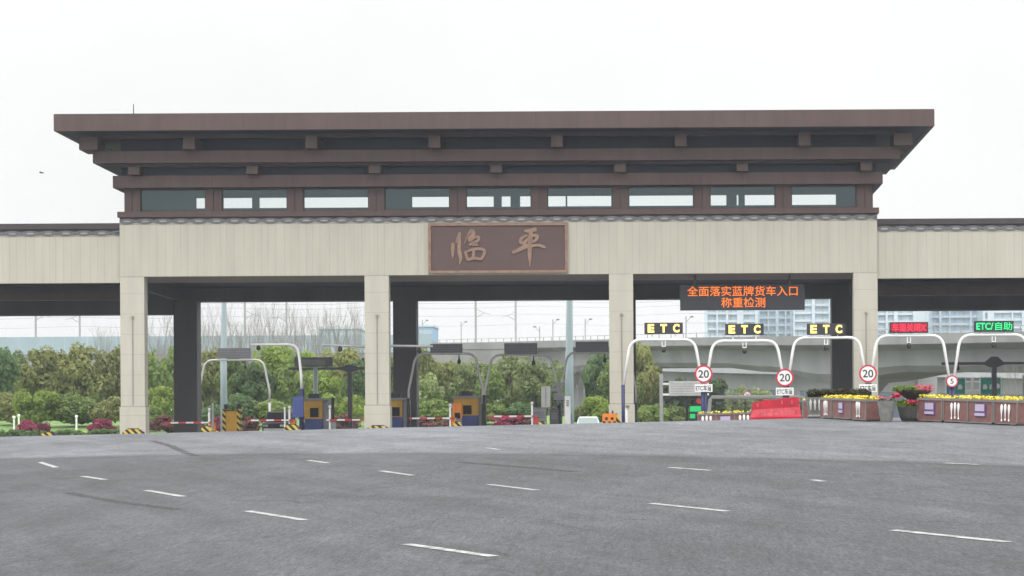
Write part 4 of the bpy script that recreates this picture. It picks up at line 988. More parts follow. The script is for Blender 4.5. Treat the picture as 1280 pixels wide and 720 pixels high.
for a in ((33,522,36,192,'left azalea mound of the pair on the lawn at far left'), (52,526,26,191,'lower right azalea mound of the pair on the lawn at far left'), (126,520,38,191,'round dark red azalea on the lawn beside the left pillar'), (205,517,46,196,'muted reddish shrub right of the left pillar behind the boom'),
          (240,519,40,196,'muted reddish shrub behind the left rear column'), (283,517,36,196,'red azalea behind the amber kiosk'), (312,519,30,196,'muted reddish shrub left of the dark car'), (395,520,46,196,'muted reddish shrub behind the first amber booth'), (432,514,42,196,'muted reddish shrub behind the boom left of the second pillar'),
          (530,520,44,196,'muted reddish shrub behind the boom right of the second rear column'), (560,523,36,195,'low muted reddish shrub left of the middle amber booth'), (636,519,50,196,'red azalea behind the boom right of the middle booth'), (664,518,40,196,'muted reddish shrub behind the low grey cabinet')):
    bush(*a[:4], 'azalea' if a[0] < 130 or a[0] in (283, 636) else 'rust', a[4], GA, 'azalea_shrub')
GM = 'trees beyond the exit lanes'
for a in ((196,440,44,238,'mid','green tree seen between left pillar and left rear column'), (216,434,46,246,'mid','green tree mostly behind the left rear column'), (262,432,54,238,'olive','olive tree right of the left rear column'), (292,438,50,230,'mid','green tree behind the left grey sign back'), (318,452,60,226,'dark','dark green tree under the left grey gantry'),
          (344,424,66,236,'bright','bright yellow-green tall tree behind the white L-shaped pole'), (366,440,50,228,'mid','green tree behind the white L-shaped pole, lower'), (384,434,40,238,'bright','bright yellow-green tree behind the grey sign back over the booth'), (404,462,52,224,'bright','bright green low tree right of the amber booth'), (426,431,64,238,'olive','brown-olive round tree left of the second pillar'),
          (452,446,50,230,'dark','dark green tree touching the second pillar from the left'), (482,440,50,236,'mid','green tree behind the second pillar'), (530,430,44,236,'olive','olive tree beside the second rear column'), (556,448,56,238,'olive','olive tree under the grey sign back right of the rear column'), (585,446,54,236,'pale','pale olive tree behind the middle amber booth'),
          (536,466,44,222,'pale','pale low tree right of the second rear column'), (612,462,48,228,'mid','green tree right of the middle amber booth'), (640,440,62,238,'pale','pale willow-like tree in the middle behind the gantry'), (668,446,56,232,'pale','pale willow-like tree left of the pale blue mast'), (690,470,44,226,'mid','green tree behind the grey equipment rack'),
          (752,434,50,240,'dark','dark green tree left of the third pillar'), (800,424,58,236,'olive','dark olive round tree right of the third pillar'), (776,450,60,232,'mid','green tree behind the third pillar')): tree(*a, GM)
GC = 'low shrubs beyond the exit lanes'
for a in ((190,505,40,200,'mid','green shrub at the foot right of the left pillar'), (262,498,44,204,'dark','dark shrub behind the left boom'), (300,490,60,206,'dark','dark shrub behind the amber kiosk'), (345,492,60,206,'mid','green shrub behind the dark car'), (405,490,44,205,'bright','bright green shrub right of the first amber booth'), (440,488,40,205,'bright','bright green shrub left of the second pillar'),
          (545,496,50,204,'mid','green shrub left of the middle booth'), (610,500,50,204,'mid','green shrub right of the middle booth'), (650,502,54,204,'dark','dark shrub behind the boom left of the grey cabinets'), (745,489,46,200,'bright','rounded bright green shrub left of the third pillar'), (728,503,34,202,'olive','brownish shrub above the mint car'), (812,498,48,206,'mid','green shrub right of the third pillar'), (845,505,60,214,'mid','green shrub behind the white sign frame'), (880,512,50,214,'dark','dark green shrub behind the navy post')): bush(*a, GC)
for a in ((925,482,42,330,'pale','pale green far tree under the viaduct, left'), (950,483,40,335,'pale','pale green far tree under the viaduct, right'), (912,488,24,332,'pale','small pale far tree under the viaduct, leftmost')): tree(*a, 'far trees under the viaduct')
# low dark hedge line at lawn front
for x0, x1, lab in ((-30, 150, 'low dark clipped hedge along the front of the lawn'),):
    a = W(x0, 541, 184); c = W(x1, 541, 184); rnd = random.Random(5)
    bl_ = [(rnd.uniform(0, c.x-a.x), rnd.uniform(-.3, .3), rnd.uniform(.1, .95), .25) for _ in range(260)]
    me = leaf_blob_mesh('hedge', M['leaf_dark'], 77, bl_, 40, .14)
    o = bpy.data.objects.new('hedge', me); COL.objects.link(o); o.location = (a.x, 184, ground_z(a.x, 184)); tag(o, lab, 'hedge')
# white garden posts on the lawn
for i, (x, y) in enumerate(((17.5,520),(23.5,518),(95.5,519))):
    Y = 203; p = W(x, y, Y); zb = ground_z(p.x, Y)
    o = MB().lathe((p.x, Y, zb), [(0,.12),(.05,.09),(p.z-zb-.25,.09),(p.z-zb-.2,.15),(p.z-zb-.06,.15),(p.z-zb,.07)], 8).build('lawn_post', M['white'], loc=(p.x, Y, zb))
    tag(o, ['short white lawn post, left one of the pair above the azaleas', 'short white lawn post, right one of the pair above the azaleas', 'short white lawn post standing alone left of the round azalea'][i], 'lamp', 'white posts on the lawn')
rnd = random.Random(21)
for x0, x1, Y, ylo, mk, nm in ((-60, 700, 256, 462, 'leaf_mid', 'wood'), (640, 900, 300, 478, 'leaf_dark', 'wood')):
    a = W(x0, ylo, Y); c = W(x1, ylo, Y); zb = ground_z(a.x, Y)
    bl_ = [(rnd.uniform(0, c.x-a.x), rnd.uniform(-2, 2), rnd.uniform(.2, a.z-zb-.6), rnd.uniform(.8, 1.5)) for _ in range(int((c.x-a.x)*5))]
    me = leaf_blob_mesh(nm, M[mk], int(Y), bl_, 170, .55); o = bpy.data.objects.new(nm, me); COL.objects.link(o); o.location = (a.x, Y, zb)
    tag(o, 'dense low undergrowth behind the trees beyond the exit lanes' if x0 < 0 else 'dark undergrowth below the road viaduct behind the third pillar', 'undergrowth', kind='stuff')
# bare trees
def bare_mesh(seed):
    rnd = random.Random(seed); b = MB()
    def grow(p, d, l, r, dep):
        q = p + d*l*.5 + Vector((rnd.gauss(0,.02), rnd.gauss(0,.02), 0))*l; e = q + (d+Vector((rnd.gauss(0,.1), rnd.gauss(0,.1), .08))).normalized()*l*.5
        b.tube([p, q, e], [r, r*.85, r*.65], 4 if dep else 6)
        if dep >= 4: return
        for k in range(3 if dep else 5):
            a = rnd.random()*6.28; sp_ = rnd.uniform(.3, .6)
            nd = (d + Vector((cos(a)*sp_, sin(a)*sp_, rnd.uniform(.0,.25)))).normalized()
            t_ = rnd.uniform(.4, 1); grow(p + (e-p)*t_, nd, l*rnd.uniform(.5,.72), r*.5, dep+1)
    grow(Vector((0,0,-.01)), Vector((0,0,1)), .42, .007, 0)
    o = b.build('bare', M['greybark']); me = o.data; bpy.data.objects.remove(o)
    zt_ = max(v.co.z for v in me.vertices)
    for v in me.vertices: v.co.z /= zt_
    return me
BM = [bare_mesh(s_) for s_ in (1,2,3)]
def bare(px, ytop, Y, label, group, k):
    p = W(px, ytop, Y); zb = ground_z(p.x, Y); H = p.z-zb
    o = bpy.data.objects.new('bare_tree', BM[k % 3]); COL.objects.link(o); o.location = (p.x, Y, zb); o.scale = (H*.6, H*.6, H); o.rotation_euler = (0,0,k*1.3)
    tag(o, label, 'bare tree', group)
rnd = random.Random(3)
k = 0
for x0, x1, n, y0, lab, g in ((118,147,5,384,'leafless thin tree above the olive trees, left of the left pillar','bare trees left of the left pillar'), (188,216,7,376,'leafless thin tree seen between the left pillar and its rear column','bare trees beside the left rear column'),
                           (250,455,40,370,'leafless thin tree in the grey thicket between the left rear column and second pillar','bare trees of the grey thicket'), (600,760,22,425,'leafless grey tree in the low thicket before the viaduct','bare trees before the viaduct'), (1256,1290,3,428,'leafless tree before the viaduct at the right edge','bare trees at the right edge')):
    for i in range(n):
        bare(x0+(x1-x0)*(i+rnd.uniform(.2,.8))/n, y0+rnd.uniform(-6, 26), rnd.uniform(246, 275) if x0 < 1000 else 182, lab, g, k); k += 1

# ------------------------------------------------------------------ viaducts, towers, far things
def loft(name, path, prof, m, parent):
    """path of (x, y, z) along the deck centre, prof of (offset across, z)"""
    b = MB(); n = len(prof); P = [Vector(p) for p in path]
    for i, p in enumerate(P):
        d = P[min(i+1, len(P)-1)] - P[max(i-1, 0)]; d.z = 0; d.normalize(); q = Vector((d.y, -d.x, 0))   # towards the camera
        b.v += [tuple(p + q*o_ + Vector((0,0,z))) for o_, z in prof]
    for i in range(len(P)-1):
        for k in range(n): b.f.append((i*n+k, i*n+(k+1) % n, (i+1)*n+(k+1) % n, (i+1)*n+k))
    b.f += [tuple(range(n)), tuple(range((len(P)-1)*n, len(P)*n))[::-1]]
    return b.build(name, m, parent)
def smooth_path(pts, n=8):
    out = []
    for i in range(len(pts)-1):
        p0, p1, p2, p3 = [Vector(pts[j]) for j in (max(i-1,0), i, i+1, min(i+2, len(pts)-1))]
        for s_ in range(n):
            t_ = s_/n; out.append(.5*((2*p1)+(p2-p0)*t_+(2*p0-5*p1+4*p2-p3)*t_*t_+(3*p1-p0-3*p2+p3)*t_**3))
    out.append(Vector(pts[-1])); return out
GIRD = [(5.5,0),(5.5,-.45),(3.2,-.95),(2.4,-3.0),(-2.4,-3.0),(-3.2,-.95),(-5.5,-.45),(-5.5,0)]
# main road viaduct (grey, curving nearer to the right)
hw_path = smooth_path([W(x, y, Y) for x, y, Y in ((520,436,345),(640,434,315),(800,431,280),(930,429,250),(1080,428,222),(1200,427,204),(1330,425,192),(1500,424,182))])
vd = thing('road_viaduct', 'pale concrete road viaduct with railing crossing behind the ETC lanes on the right', 'viaduct', (20, 230, 2.4))
def interp(x, tab):
    for (a, va), (c, vc) in zip(tab, tab[1:]):
        if x <= c: t_ = sstep(a, c, x); return va*(1-t_)+vc*t_
    return tab[-1][1]
EDGE = [(480,456),(640,458),(715,468),(800,457),(930,458),(1000,464),(1072,477),(1180,463),(1290,450),(1400,458),(1520,466)]
b = MB(); NP = 10
for i, p in enumerate(hw_path):
    d = hw_path[min(i+1, len(hw_path)-1)] - hw_path[max(i-1, 0)]; d.z = 0; d.normalize(); q = Vector((d.y, -d.x, 0))
    xp = p.x/p.y*F + VX; dep = max(3.0, p.z - W(xp, interp(xp, EDGE), p.y-4).z)
    for o_, z in ((6.3,0),(6.3,-.4),(4.4,-.9),(4.1,-dep*.8),(3.4,-dep),(-3.4,-dep),(-4.1,-dep*.8),(-4.4,-.9),(-6.3,-.4),(-6.3,0)): b.v.append(tuple(p + q*o_ + Vector((0,0,z))))
for i in range(len(hw_path)-1):
    for k in range(NP): b.f.append((i*NP+k, i*NP+(k+1) % NP, (i+1)*NP+(k+1) % NP, (i+1)*NP+k))
b.f += [tuple(range(NP)), tuple(range((len(hw_path)-1)*NP, len(hw_path)*NP))[::-1]]
b.build('girder', M['concrete'], vd)
loft('parapet', hw_path, [(6.4,.6),(6.4,-.35),(6.31,-.35),(6.31,.0),(6.1,0),(6.1,.6)], M['concrete_dark'], vd)
loft('rail', hw_path, [(6.28,1.15),(6.28,1.09),(6.2,1.09),(6.2,1.15)], M['galv'], vd)
q = MB()
acc = 0
for i in range(len(hw_path)-1):
    a, c = hw_path[i], hw_path[i+1]; d = (c-a); l = d.length; d.normalize(); n_ = max(1, int(l/2.2)); off = Vector((d.y, -d.x, 0)).normalized()*6.24
    for k_ in range(n_):
        p = a + (c-a)*k_/n_ + off; q.box(p.x-.05, p.x+.05, p.y-.05, p.y+.05, p.z+.6, p.z+1.1)
q.build('rail_post', M['galv'], vd)['kind'] = 'stuff'
for xp in (560, 716, 776, 1072, 1400):
    p = min(hw_path, key=lambda v: abs(v.x/v.y*F+VX-xp)); zb = ground_z(p.x, p.y)-.3; zt_ = W(xp, interp(xp, EDGE), p.y-4).z
    pr = MB().box(p.x-1.5, p.x+1.5, p.y-.9, p.y+.9, zb, zt_-1.2).build('pier', M['concrete'], vd)
    MB().prism([(p.x-1.5, zt_-1.2), (p.x+1.5, zt_-1.2), (p.x+2.6, zt_+.05), (p.x-2.6, zt_+.05)], p.y-1.2, p.y+1.2).build('pier_cap', M['concrete'], pr)
# second viaduct lower and farther
v2 = smooth_path([W(x, y, Y) for x, y, Y in ((690,452,400),(830,458,375),(1000,463,365),(1300,468,360),(1500,470,360))])
vb = thing('road_viaduct', 'farther lower concrete viaduct seen beneath the nearer viaduct', 'viaduct', (40, 370, 2.4))
loft('girder', v2, [(5.5,0),(5.5,-.7),(3.4,-1.1),(2.7,-3.6),(-2.7,-3.6),(-3.4,-1.1),(-5.5,-.7),(-5.5,0)], M['concrete'], vb)
loft('parapet', v2, [(5.6,1.0),(5.6,-.9),(5.51,-.9),(5.51,0),(5.3,0),(5.3,1.0)], M['concrete'], vb)
for i in (2, 6, 10, 14, 18, 22, 26, 30):
    p = v2[i]; MB().box(p.x-1.3, p.x+1.3, p.y-.9, p.y+.9, 1, p.z-3.6).build('pier', M['concrete_dark'], vb)
# dark blue-grey works fence beneath
a = W(700, 484, 400); c = W(1420, 480, 400)
o = thing('site_fence', 'long blue-grey sheet fence on the ground under the viaducts', 'fence', ((a.x+c.x)/2, 400, 2.4))
q = MB(); n = 40
for i in range(n):
    x0 = a.x+(c.x-a.x)*i/n; x1 = a.x+(c.x-a.x)*(i+1)/n
    q.box(x0, x1-.06, 400, 400.1+.06*(i % 2), 2.2, a.z)
M['fence'] = mat('blue_grey_sheet', (.09, .13, .17), .6, .12, .3)
q.build('sheet_panels', M['fence'], o)
MB().box(a.x, c.x, 399.9, 400, a.z-.25, a.z+.05).build('top_rail', M['galv'], o)
# rail viaduct with noise barrier, catenary poles and wires
RYv = 300
rv = thing('rail_viaduct', 'railway viaduct with pale blue noise barrier behind the trees on the left', 'viaduct', (-60, RYv, 2.4))
zl, zr = W(0, 421, RYv).z, W(150, 416.5, RYv).z
xl, xr = W(-120, 421, RYv).x, W(540, 421, RYv).x
zd = zl-2.2
MB().box(xl, xr+70, RYv, RYv+9, zd-2.6, zd).build('deck', M['concrete_dark'], rv)
q = MB(); n = 46
for i in range(n):
    x0 = xl+(xr-xl)*i/n; x1 = xl+(xr-xl)*(i+1)/n; q.box(x0, x1-.05, RYv-.1, RYv, zd-.4, zd+2.15)
q.build('noise_barrier', M['barrier'], rv)
MB().box(xr, xr+70, RYv-.1, RYv+.1, zd, zd+1.0).build('parapet', M['concrete_dark'], rv)
for i in range(9):
    x = xl+8+i*20; MB().box(x-1.4, x+1.4, RYv+3, RYv+6, 2, zd-2.6).build('pier', M['concrete_dark'], rv)
for i, (px, lab) in enumerate(((44.5,'grey catenary pole left of the pair above the lawn trees'), (99.5,'grey catenary pole right of the pair above the lawn trees'), (306,'grey catenary pole just right of the left pale mast'), (358,'grey catenary pole above the bright tree'), (594.5,'grey catenary pole left of the pair in the middle opening'), (644.5,'grey catenary pole right of the pair in the middle opening'))):
    Y = RYv+1 if i % 2 == 0 else RYv+8
    p = W(px, 380, Y); sg = 1 if i % 2 == 0 else -1
    o = thing('catenary_pole', lab, 'pole', (p.x, Y, zd), 'railway catenary poles')
    MB().tube([(p.x, Y, zd-.2), (p.x, Y, zd+9)], .15, 8).build('mast', M['galv'], o)
    MB().tube([(p.x, Y, zd+4.6), (p.x+sg*1.2, Y, zd+5.3)], .05, 5).tube([(p.x, Y, zd+5.9), (p.x+sg*1.2, Y, zd+5.3), (p.x+sg*2.2, Y, zd+5.1)], .04, 5).build('cantilever', M['galv'], o)
for z, Y, lab in ((zd+5.2, RYv+2.2, 'thin contact wire along the railway, lower'), (zd+6.4, RYv+2.4, 'thin messenger wire along the railway, middle'), (zd+4.1, RYv+7, 'thin wire along the far railway track, lowest'), (zd+7.4, RYv+7, 'thin feeder wire along the railway, highest')):
    pts = []
    for i in range(41):
        t_ = i/40; pts.append((xl+(xr+60-xl)*t_, Y, z-.35*sin(pi*((t_*6) % 1))))
    tag(MB().tube(pts, .022, 4).build('catenary_wire', M['galv'], loc=(xl, Y, z)), lab, 'wire', 'railway overhead wires')
# street lamps on the viaduct
for i, (px, ytop, lab) in enumerate(((528,400,'street lamp above the small blue building'), (576.5,402,'street lamp left of the catenary pole pair in the middle opening'), (674.5,408,'street lamp left of the pale blue mast'), (691,399,'street lamp just left of the pale blue mast'), (731.5,398.5,'street lamp right of the pale blue mast'), (857.5,395.5,'street lamp between the first two ETC screens'))):
    best = min(hw_path, key=lambda p: abs((p.x/p.y*F+VX)-px)); Y = best.y+3
    p = W(px, ytop, Y); sg = -1 if i == 2 else 1
    o = thing('street_lamp', lab, 'street lamp', (p.x, Y, best.z), 'street lamps on the road viaduct')
    MB().tube([(p.x, Y, best.z-.5), (p.x, Y, p.z)], .09, 6).tube([(p.x, Y, p.z-.8), (p.x+sg*.6, Y, p.z-.1)], .05, 5).build('post', M['galv'], o)
    MB().lathe((p.x+sg*.75, Y, p.z-.15), [(0,.15),(.08,.3),(.2,.12)], 8, .4).build('lamp_head', M['grey'], o)
# apartment towers
def tower(x0, x1, ytop, Y, label, ribs):
    a = W(x0, ytop, Y); c = W(x1, ytop, Y); zt_ = a.z; wd = c.x-a.x
    o = thing('apartment_tower', label, 'building', ((a.x+c.x)/2, Y, 2), 'pale apartment towers')
    MB().box(a.x, c.x, Y, Y+16, 1, zt_).build('core', M['towerglass'], o)
    q = MB(); n = int((zt_-2)/3)
    for i in range(n): q.box(a.x-.1, c.x+.1, Y-.9, Y, 2+3*i, 2+3*i+.85)
    q.build('floor_bands', M['tower'], o)
    q = MB()
    for f, wf in ribs:
        xx = a.x+wd*f; q.box(xx-wf/2, xx+wf/2, Y-1.5, Y+.2, 1, zt_+1)
    q.build('white_ribs', M['tower'], o)
    q = MB(); n2 = int(wd/3.2)
    for i in range(n2+1): q.box(a.x+wd*i/n2-.18, a.x+wd*i/n2+.18, Y-.35, Y, 1, zt_)
    q.build('mullions', M['galv'], o)
    MB().box(a.x-.4, c.x+.4, Y-1, Y+16.4, zt_, zt_+1).build('roof_slab', M['tower'], o)
    MB().box(a.x+wd*.35, a.x+wd*.65, Y+4, Y+10, zt_+1, zt_+4.5).build('lift_house', M['tower'], o)
tower(882, 945, 330, 800, 'pale blue-white apartment tower left of the message screen middle, leftmost tower', ((0,1.2),(.22,.6),(.42,.8),(.68,2.4),(1,1.2)))
tower(947, 990, 325, 830, 'pale apartment tower below the right half of the message screen', ((0,1.4),(.3,.6),(.55,1.2),(.8,.6),(1,1.6)))
tower(992, 1040, 322, 800, 'pale apartment tower directly left of the right rear column', ((0,.6),(.5,1.2),(1,3)))
tower(1095, 1158, 330, 810, 'pale apartment tower behind the red lane screen', ((0,1),(.2,.8),(.38,1.5),(.85,5),(1,1.2)))
tower(1160, 1226, 328, 830, 'pale apartment tower left of the green lane screen', ((0,2.5),(.22,.8),(.4,.5),(.8,.8),(1,1.2)))
tower(1229, 1300, 326, 800, 'pale apartment tower at the right edge behind the green lane screen', ((0,.8),(.12,2.5),(.5,.6),(.7,1.4),(1,1)))
# small far buildings
for x0, x1, y0, Y, m, lab in ((522,541.5,408.5,620,'bluebox','small pale blue building beside the second rear column'), (398,448,411.5,560,'greenbox','low pale green building far behind the bare thicket')):
    M['bluebox'] = M.get('bluebox') or mat('pale_blue_wall', (.25,.42,.6), .6, .06, .1); M['greenbox'] = M.get('greenbox') or mat('pale_green_wall', (.4,.52,.5), .6, .06, .1)
    a = W(x0, y0, Y); c = W(x1, y0, Y)
    o = thing('far_building', lab, 'building', ((a.x+c.x)/2, Y, 2))
    MB().box(a.x, c.x, Y, Y+15, 1, a.z).build('wall', M[m], o)
    q = MB()
    for f_ in range(4): q.box(a.x+.5, c.x-.5, Y-.05, Y, a.z-2.2-f_*3.2, a.z-1-f_*3.2)
    q.build('window_strips', M['towerglass'], o)
    MB().box(a.x-.3, c.x+.3, Y-.3, Y+15.3, a.z, a.z+.6).build('roof', M['tower'], o)

# ------------------------------------------------------------------ planters and barrier on the crest
def blossom_mb(x0, x1, y0, y1, z, n, rnd, size=.05, zr=.1):
    b = MB()
    for _ in range(n):
        c = Vector((rnd.uniform(x0, x1), rnd.uniform(y0, y1), z+rnd.uniform(0, zr)))
        nrm = Vector((rnd.gauss(0,.5), -.5+rnd.gauss(0,.5), .8)).normalized(); u = nrm.orthogonal().normalized(); v = nrm.cross(u); s_ = size*rnd.uniform(.7,1.3)
        b.add([c+(u*cos(2*pi*k/6)+v*sin(2*pi*k/6))*s_ for k in range(6)], [tuple(range(6))])
    return b
def planter(p0, p1, panels, label, group, h=.68, dp=.55, flower='yellowflower', seed=1, ndens=160):
    """brown box planter from p0 to p1 (front bottom edge), panels of 'o' (ornament), 'l' (plate), '-' """
    p0 = Vector(p0); p1 = Vector(p1); d = p1-p0; ln = math.hypot(d.x, d.y); rz = math.atan2(d.y, d.x)
    o = thing('flower_planter', label, 'planter', p0, group, rz=rz)
    sl_ = d.z/ln
    o.rotation_euler = (0, -math.atan(sl_), rz)
    K = dict(world=False)
    rnd = random.Random(seed)
    MB().box(.02, ln-.02, .03, dp-.03, .06, h-.07).build('box', M['planter'], o, **K)
    n = len(panels)
    for i in range(n+1):
        x = ln*i/n; x = min(max(x, .025), ln-.025); MB().box(x-.02, x+.02, .005, .03, .06, h-.07).build('corner_strip', M['rim'], o, **K)
    MB().box(0, ln, 0, .07, h-.07, h).box(0, ln, dp-.07, dp, h-.07, h).box(0, .07, .07, dp-.07, h-.07, h).box(ln-.07, ln, .07, dp-.07, h-.07, h).build('rim', M['rim'], o, **K)
    MB().box(.05, ln-.05, .02, dp-.03, .03, .06).build('skirt', M['rim'], o, **K)
    for x in (.12, ln-.12): MB().box(x-.06, x+.06, .08, dp-.08, -.02, .03).build('foot', M['black'], o, **K)
    for i, ch in enumerate(panels):
        cx = ln*(i+.5)/n
        if ch == 'o':
            for k_, dx in enumerate((-.16, 0, .16)):
                z = .1 + (.02 if k_ == 1 else 0)
                MB().lathe((cx+dx, .01, z), [(0,.02),(.03,.035),(.06,.02),(.07,.012),(.2,.022),(.34,.05),(.42,.05),(.47,.02),(.48,.004)], 8, .5).build('spindle', M['white'], o, **K)
        elif ch == 'l':
            MB().box(cx-.24, cx+.24, .0, .03, h*.3, h*.82).build('plate_back', M['purple'], o, **K)
            MB().box(cx-.2, cx+.2, -.012, 0, h*.52, h*.79).box(cx-.22, cx+.22, -.012, 0, h*.33, h*.44).build('plate_face', M['lavender'], o, **K)
    bl_ = [(rnd.uniform(.1, ln-.1), rnd.uniform(.12, dp-.12), h-.06, .08) for _ in range(int(ln*14))]
    me = leaf_blob_mesh('greenery', M['leaf_bright'], seed, bl_, 30, .05); g_ = bpy.data.objects.new('greenery', me); COL.objects.link(g_); g_.parent = o
    if flower: blossom_mb(.06, ln-.06, .02, dp-.06, h-.01, int(ln*ndens*.95), rnd, .03, .1).build('blossoms', M[flower], o, **K)
    return o
def gp(x, y): return on_road(x, y)
cA, cB = gp(1145.5, 526.8), gp(1271.5, 532.3)
def lerp(a, c, t_): p = a*(1-t_)+c*t_; p.z = road_z(p.x, p.y); return p
cuts = [0, .27, .77, 1]
for i, (pn, lab) in enumerate((('l', 'brown flower planter with a lavender plate, left end of the right-hand row'), ('ol', 'brown flower planter with white spindles and a lavender plate, middle of the right-hand row'), ('o', 'brown flower planter with white spindles only, right end of the right-hand row'))):
    planter(lerp(cA, cB, cuts[i])+Vector((0,0,.0)), lerp(cA, cB, cuts[i+1]-.004), pn, lab, 'brown flower planters', seed=20+i, h=.7)
bA, bB = W(1024.5, 524.5, 66.5), W(1082, 523.5, 61.5); bA.z = road_z(bA.x, bA.y); bB.z = road_z(bB.x, bB.y)
cuts = [0, .27, .68, 1]
for i, (pn, lab) in enumerate((('o', 'brown flower planter with spindles beside the grey stone pot, left end of the middle row'), ('l', 'brown flower planter with a lavender plate in the middle row'), ('o', 'brown flower planter with spindles, right end of the middle row, showing its reddish end'))):
    planter(lerp(bA, bB, cuts[i]), lerp(bA, bB, cuts[i+1]-.004), pn, lab, 'brown flower planters', seed=30+i, dp=.6, h=.66, ndens=90 if i == 0 else 170)
a, c = W(872, 527, 84), W(942, 527, 84); a.z = W(872, 516.5, 84).z-.7; c.z = W(942, 514.6, 84).z-.7
planter(a, c, 'olo', 'brown flower planter half sunk behind the road crest, left of the red barrier', 'brown flower planters', seed=40, ndens=60)
a = W(1003, 528, 74); c = W(1016, 528, 74); a.z = c.z = road_z(a.x, 74)
planter(a, c, '-', 'short plain brown planter between the red barrier and the grey stone pot', 'brown flower planters', seed=41, flower='yellowflower', h=.68)
# right edge pot
p = gp(1279, 530)
o = thing('stone_pot', 'pale grey carved pot at the right edge beside the planter row', 'pot', p)
MB().lathe(p, [(0,.16),(.08,.2),(.16,.13),(.4,.2),(.72,.26),(.8,.27)], 14).build('bowl', M['stonepot'], o)
for k_ in (-1, 0, 1): MB().lathe((p.x+k_*.11, p.y-.22, p.z+.25), [(0,.01),(.1,.03),(.3,.045),(.42,.01)], 8).build('relief', M['white_dirty'], o)
# grey stone pot left of middle row
p = W(1018, 523.5, 67.5); p.z = road_z(p.x, p.y)
o = thing('stone_pot', 'grey carved stone pot at the left end of the middle planter row', 'pot', p)
MB().lathe(p, [(0,.2),(.06,.24),(.12,.17),(.35,.22),(.6,.29),(.68,.3)], 14).build('bowl', M['stonepot'], o)
for k_ in (-1, 0, 1): MB().lathe((p.x+k_*.14, p.y-.27, p.z+.25), [(0,.01),(.1,.03),(.25,.045),(.38,.01)], 8).build('relief', M['white_dirty'], o)
# tapered grey pot with red flowers
p = W(1108, 524, 61); p.z = road_z(p.x, p.y)
o = thing('stone_pot', 'tapered grey pot with small red flowers right of the middle planter row', 'pot', p)
MB().lathe(p, [(0,.17),(.1,.19),(.56,.26),(.62,.27),(.62,.22)], 16).build('bowl', M['stonepot'], o)
rnd = random.Random(8)
me = leaf_blob_mesh('greenery', M['leaf_dark'], 61, [(rnd.uniform(-.18,.18), rnd.uniform(-.16,.16), .62, .07) for _ in range(14)], 40, .06); g_ = bpy.data.objects.new('greenery', me); COL.objects.link(g_); g_.parent = o
blossom_mb(p.x-.2, p.x+.15, p.y-.2, p.y+.15, p.z+.64, 22, rnd, .035, .09).build('blossoms', M['redflower'], o)
# tiered flower stand
p = W(1141, 526, 61.5); p.z = road_z(p.x, p.y)
o = thing('flower_stand', 'two-tier dark bowl stand of red and green flowers between the planter rows', 'flower stand', p)
sc_ = 61.5/F
def zpx(y): return W(1141, y, 61.5).z - p.z
MB().lathe((p.x-.02, p.y, p.z), [(0,.3),(.1,.36),(zpx(512),.42),(zpx(509),.44)], 18).build('lower_bowl', M['dark_pot'], o)
MB().lathe((p.x+.05, p.y+.1, p.z+zpx(505)), [(0,.16),(zpx(500)-zpx(505),.16),(zpx(490)-zpx(505),.5),(zpx(488)-zpx(505),.54)], 18).build('upper_bowl', M['dark_pot'], o)
def pl(name, m, dx, y, r, n, seed, rr=.09):
    rnd = random.Random(seed); me = leaf_blob_mesh(name, M[m], seed, [(dx+rnd.uniform(-r,r), rnd.uniform(-.35,.2), zpx(y)+rnd.uniform(-.03,.09), rr) for _ in range(n)], 40, .06)
    g_ = bpy.data.objects.new(name, me); COL.objects.link(g_); g_.parent = o
pl('greenery', 'leaf_mid', -.2, 487, .32, 22, 1); pl('greenery', 'leaf_bright', -.15, 506, .28, 20, 2)
blossom_mb(p.x, p.x+.55, p.y-.4, p.y+.2, p.z+zpx(489), 90, random.Random(4), .04, .17).build('blossoms', M['redflower'], o)
blossom_mb(p.x-.2, p.x+.2, p.y-.5, p.y-.2, p.z+zpx(505), 40, random.Random(5), .04, .12).build('blossoms', M['redflower'], o)
blossom_mb(p.x-.62, p.x-.4, p.y-.4, p.y, p.z+zpx(497), 50, random.Random(6), .05, .12).build('blossoms', M['redflower'], o)
# dark clipped hedge behind the middle row
a, c = W(1012, 491, 80), W(1086, 488, 80)
rnd = random.Random(9); zb = road_z(a.x, 80)
me = leaf_blob_mesh('hedge', M['leaf_hedge'], 91, [(rnd.uniform(0, c.x-a.x), rnd.uniform(-.25,.2), a.z-zb-.02-rnd.uniform(0, 1.0)**2*.8+.08*rnd.random(), .13) for _ in range(260)], 30, .08)
o = bpy.data.objects.new('hedge', me); COL.objects.link(o); o.location = (a.x, 80, zb); tag(o, 'dark brownish clipped hedge behind the middle planter row', 'hedge')
a, c = W(962, 500, 86), W(1004, 498, 86); zb = road_z(a.x, 86)
me = leaf_blob_mesh('hedge', M['leaf_hedge'], 92, [(rnd.uniform(0, c.x-a.x), rnd.uniform(-.2,.2), a.z-zb-.1-rnd.uniform(0, .8)+.1*rnd.random(), .13) for _ in range(80)], 30, .08)
o = bpy.data.objects.new('hedge', me); COL.objects.link(o); o.location = (a.x, 86, zb); tag(o, 'small dark hedge behind the red barrier', 'hedge')
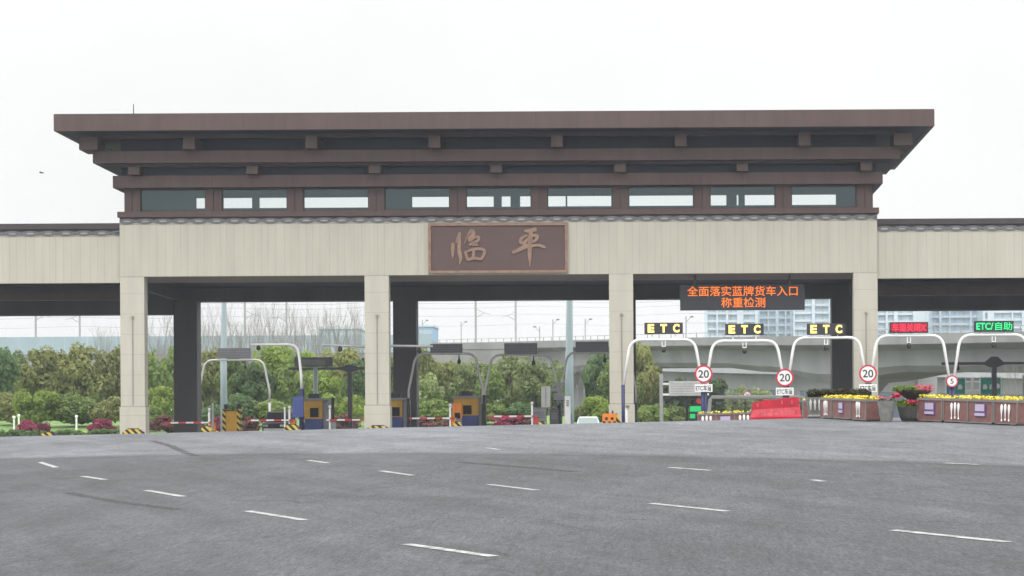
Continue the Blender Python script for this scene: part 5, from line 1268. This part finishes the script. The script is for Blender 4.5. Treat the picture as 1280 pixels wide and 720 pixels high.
# red water-filled barrier
Y = 72
a = W(938, 527, Y); c = W(1001, 527, Y); zb = road_z((a.x+c.x)/2, Y); zl_ = W(945, 505, Y).z; zr_ = W(990, 496.5, Y).z
ln = c.x-a.x
o = thing('water_barrier', 'red plastic water-filled road barrier tilted beside the brown planters', 'barrier', ((a.x+c.x)/2, Y, zb))
hh = zr_-zb
def wb(u0, u1, ya, yb, z0, z1): pass
b = MB(); sec = [(-.3,0),(-.3,.12),(-.22,.2),(-.12,.55),(-.1,1.0),(.1,1.0),(.12,.55),(.22,.2),(.3,.12),(.3,0)]
n = len(sec); st = []
for u, k_, in ((0,.72),(.04,.79),(.3,.86),(.6,.93),(.9,1.0),(.97,1.0),(1.0,.95)):
    st.append((u, k_))
b.v = [(a.x+ln*(u if z < .3 else .04+u*.92), Y+y, zb+z*hh*k_) for u, k_ in st for y, z in sec]
for i in range(len(st)-1):
    for k_ in range(n): b.f.append((i*n+k_, i*n+(k_+1) % n, (i+1)*n+(k_+1) % n, (i+1)*n+k_))
b.f += [tuple(range(n)), tuple(range((len(st)-1)*n, len(st)*n))[::-1]]
b.build('shell', M['red'], o)
M['palered'] = mat('pale_scuffed_red', (.62,.1,.13), .5, .25, 8)
q = MB()
for u, z0, z1 in ((.62,.68,.85), (.82,.68,.85), (.14,.55,.72)):
    MB().box(a.x+ln*u-.025, a.x+ln*u+.025, Y-.165, Y-.1, zb+hh*z0, zb+hh*z1).build('slot', M['palered'], o)
b = MB().box(a.x+ln*.2, c.x-ln*.12, Y-.24, Y-.16, zb+hh*.1, zb+hh*.42); b.build('recess_panel', M['palered'], o)
for u in (.3, .7): MB().lathe((a.x+ln*u, Y, zb+hh*(.74+.14*u)), [(0,.09),(hh*.12,.09),(hh*.13,.05)], 10).build('filler_cap', M['red'], o)
# bird
p = W(52, 216, 110)
b = MB(); b.tube([(p.x-.12, 110, p.z), (p.x-.04, 110, p.z+.01), (p.x+.05, 110, p.z), (p.x+.14, 110, p.z-.01)], [.01,.035,.035,.008], 6)
bo = thing('flying_bird', 'tiny dark bird gliding in the white sky at the left', 'bird', (p.x, 110, p.z))
b.build('body', M['black'], bo)
MB().prism([(p.x-.05, p.z), (p.x+.05, p.z), (p.x+.02, p.z+.04), (p.x-.04, p.z+.05)], 109.8, 110.2).build('wing', M['black'], bo)

# ------------------------------------------------------------------ haze
hz = MB().box(-1490, 1490, -39, 1490, -20, 112).build('haze', M['white'], loc=(0, 0, 0))
m = bpy.data.materials.new('haze_air'); m.use_nodes = True; n = m.node_tree; n.nodes.clear()
pv = n.nodes.new('ShaderNodeVolumePrincipled'); pv.inputs['Density'].default_value = .00026; pv.inputs['Color'].default_value = (.88, .92, 1.0, 1)
mo = n.nodes.new('ShaderNodeOutputMaterial'); n.links.new(pv.outputs[0], mo.inputs['Volume'])
hz.data.materials.clear(); hz.data.materials.append(m); tag(hz, kind='stuff')
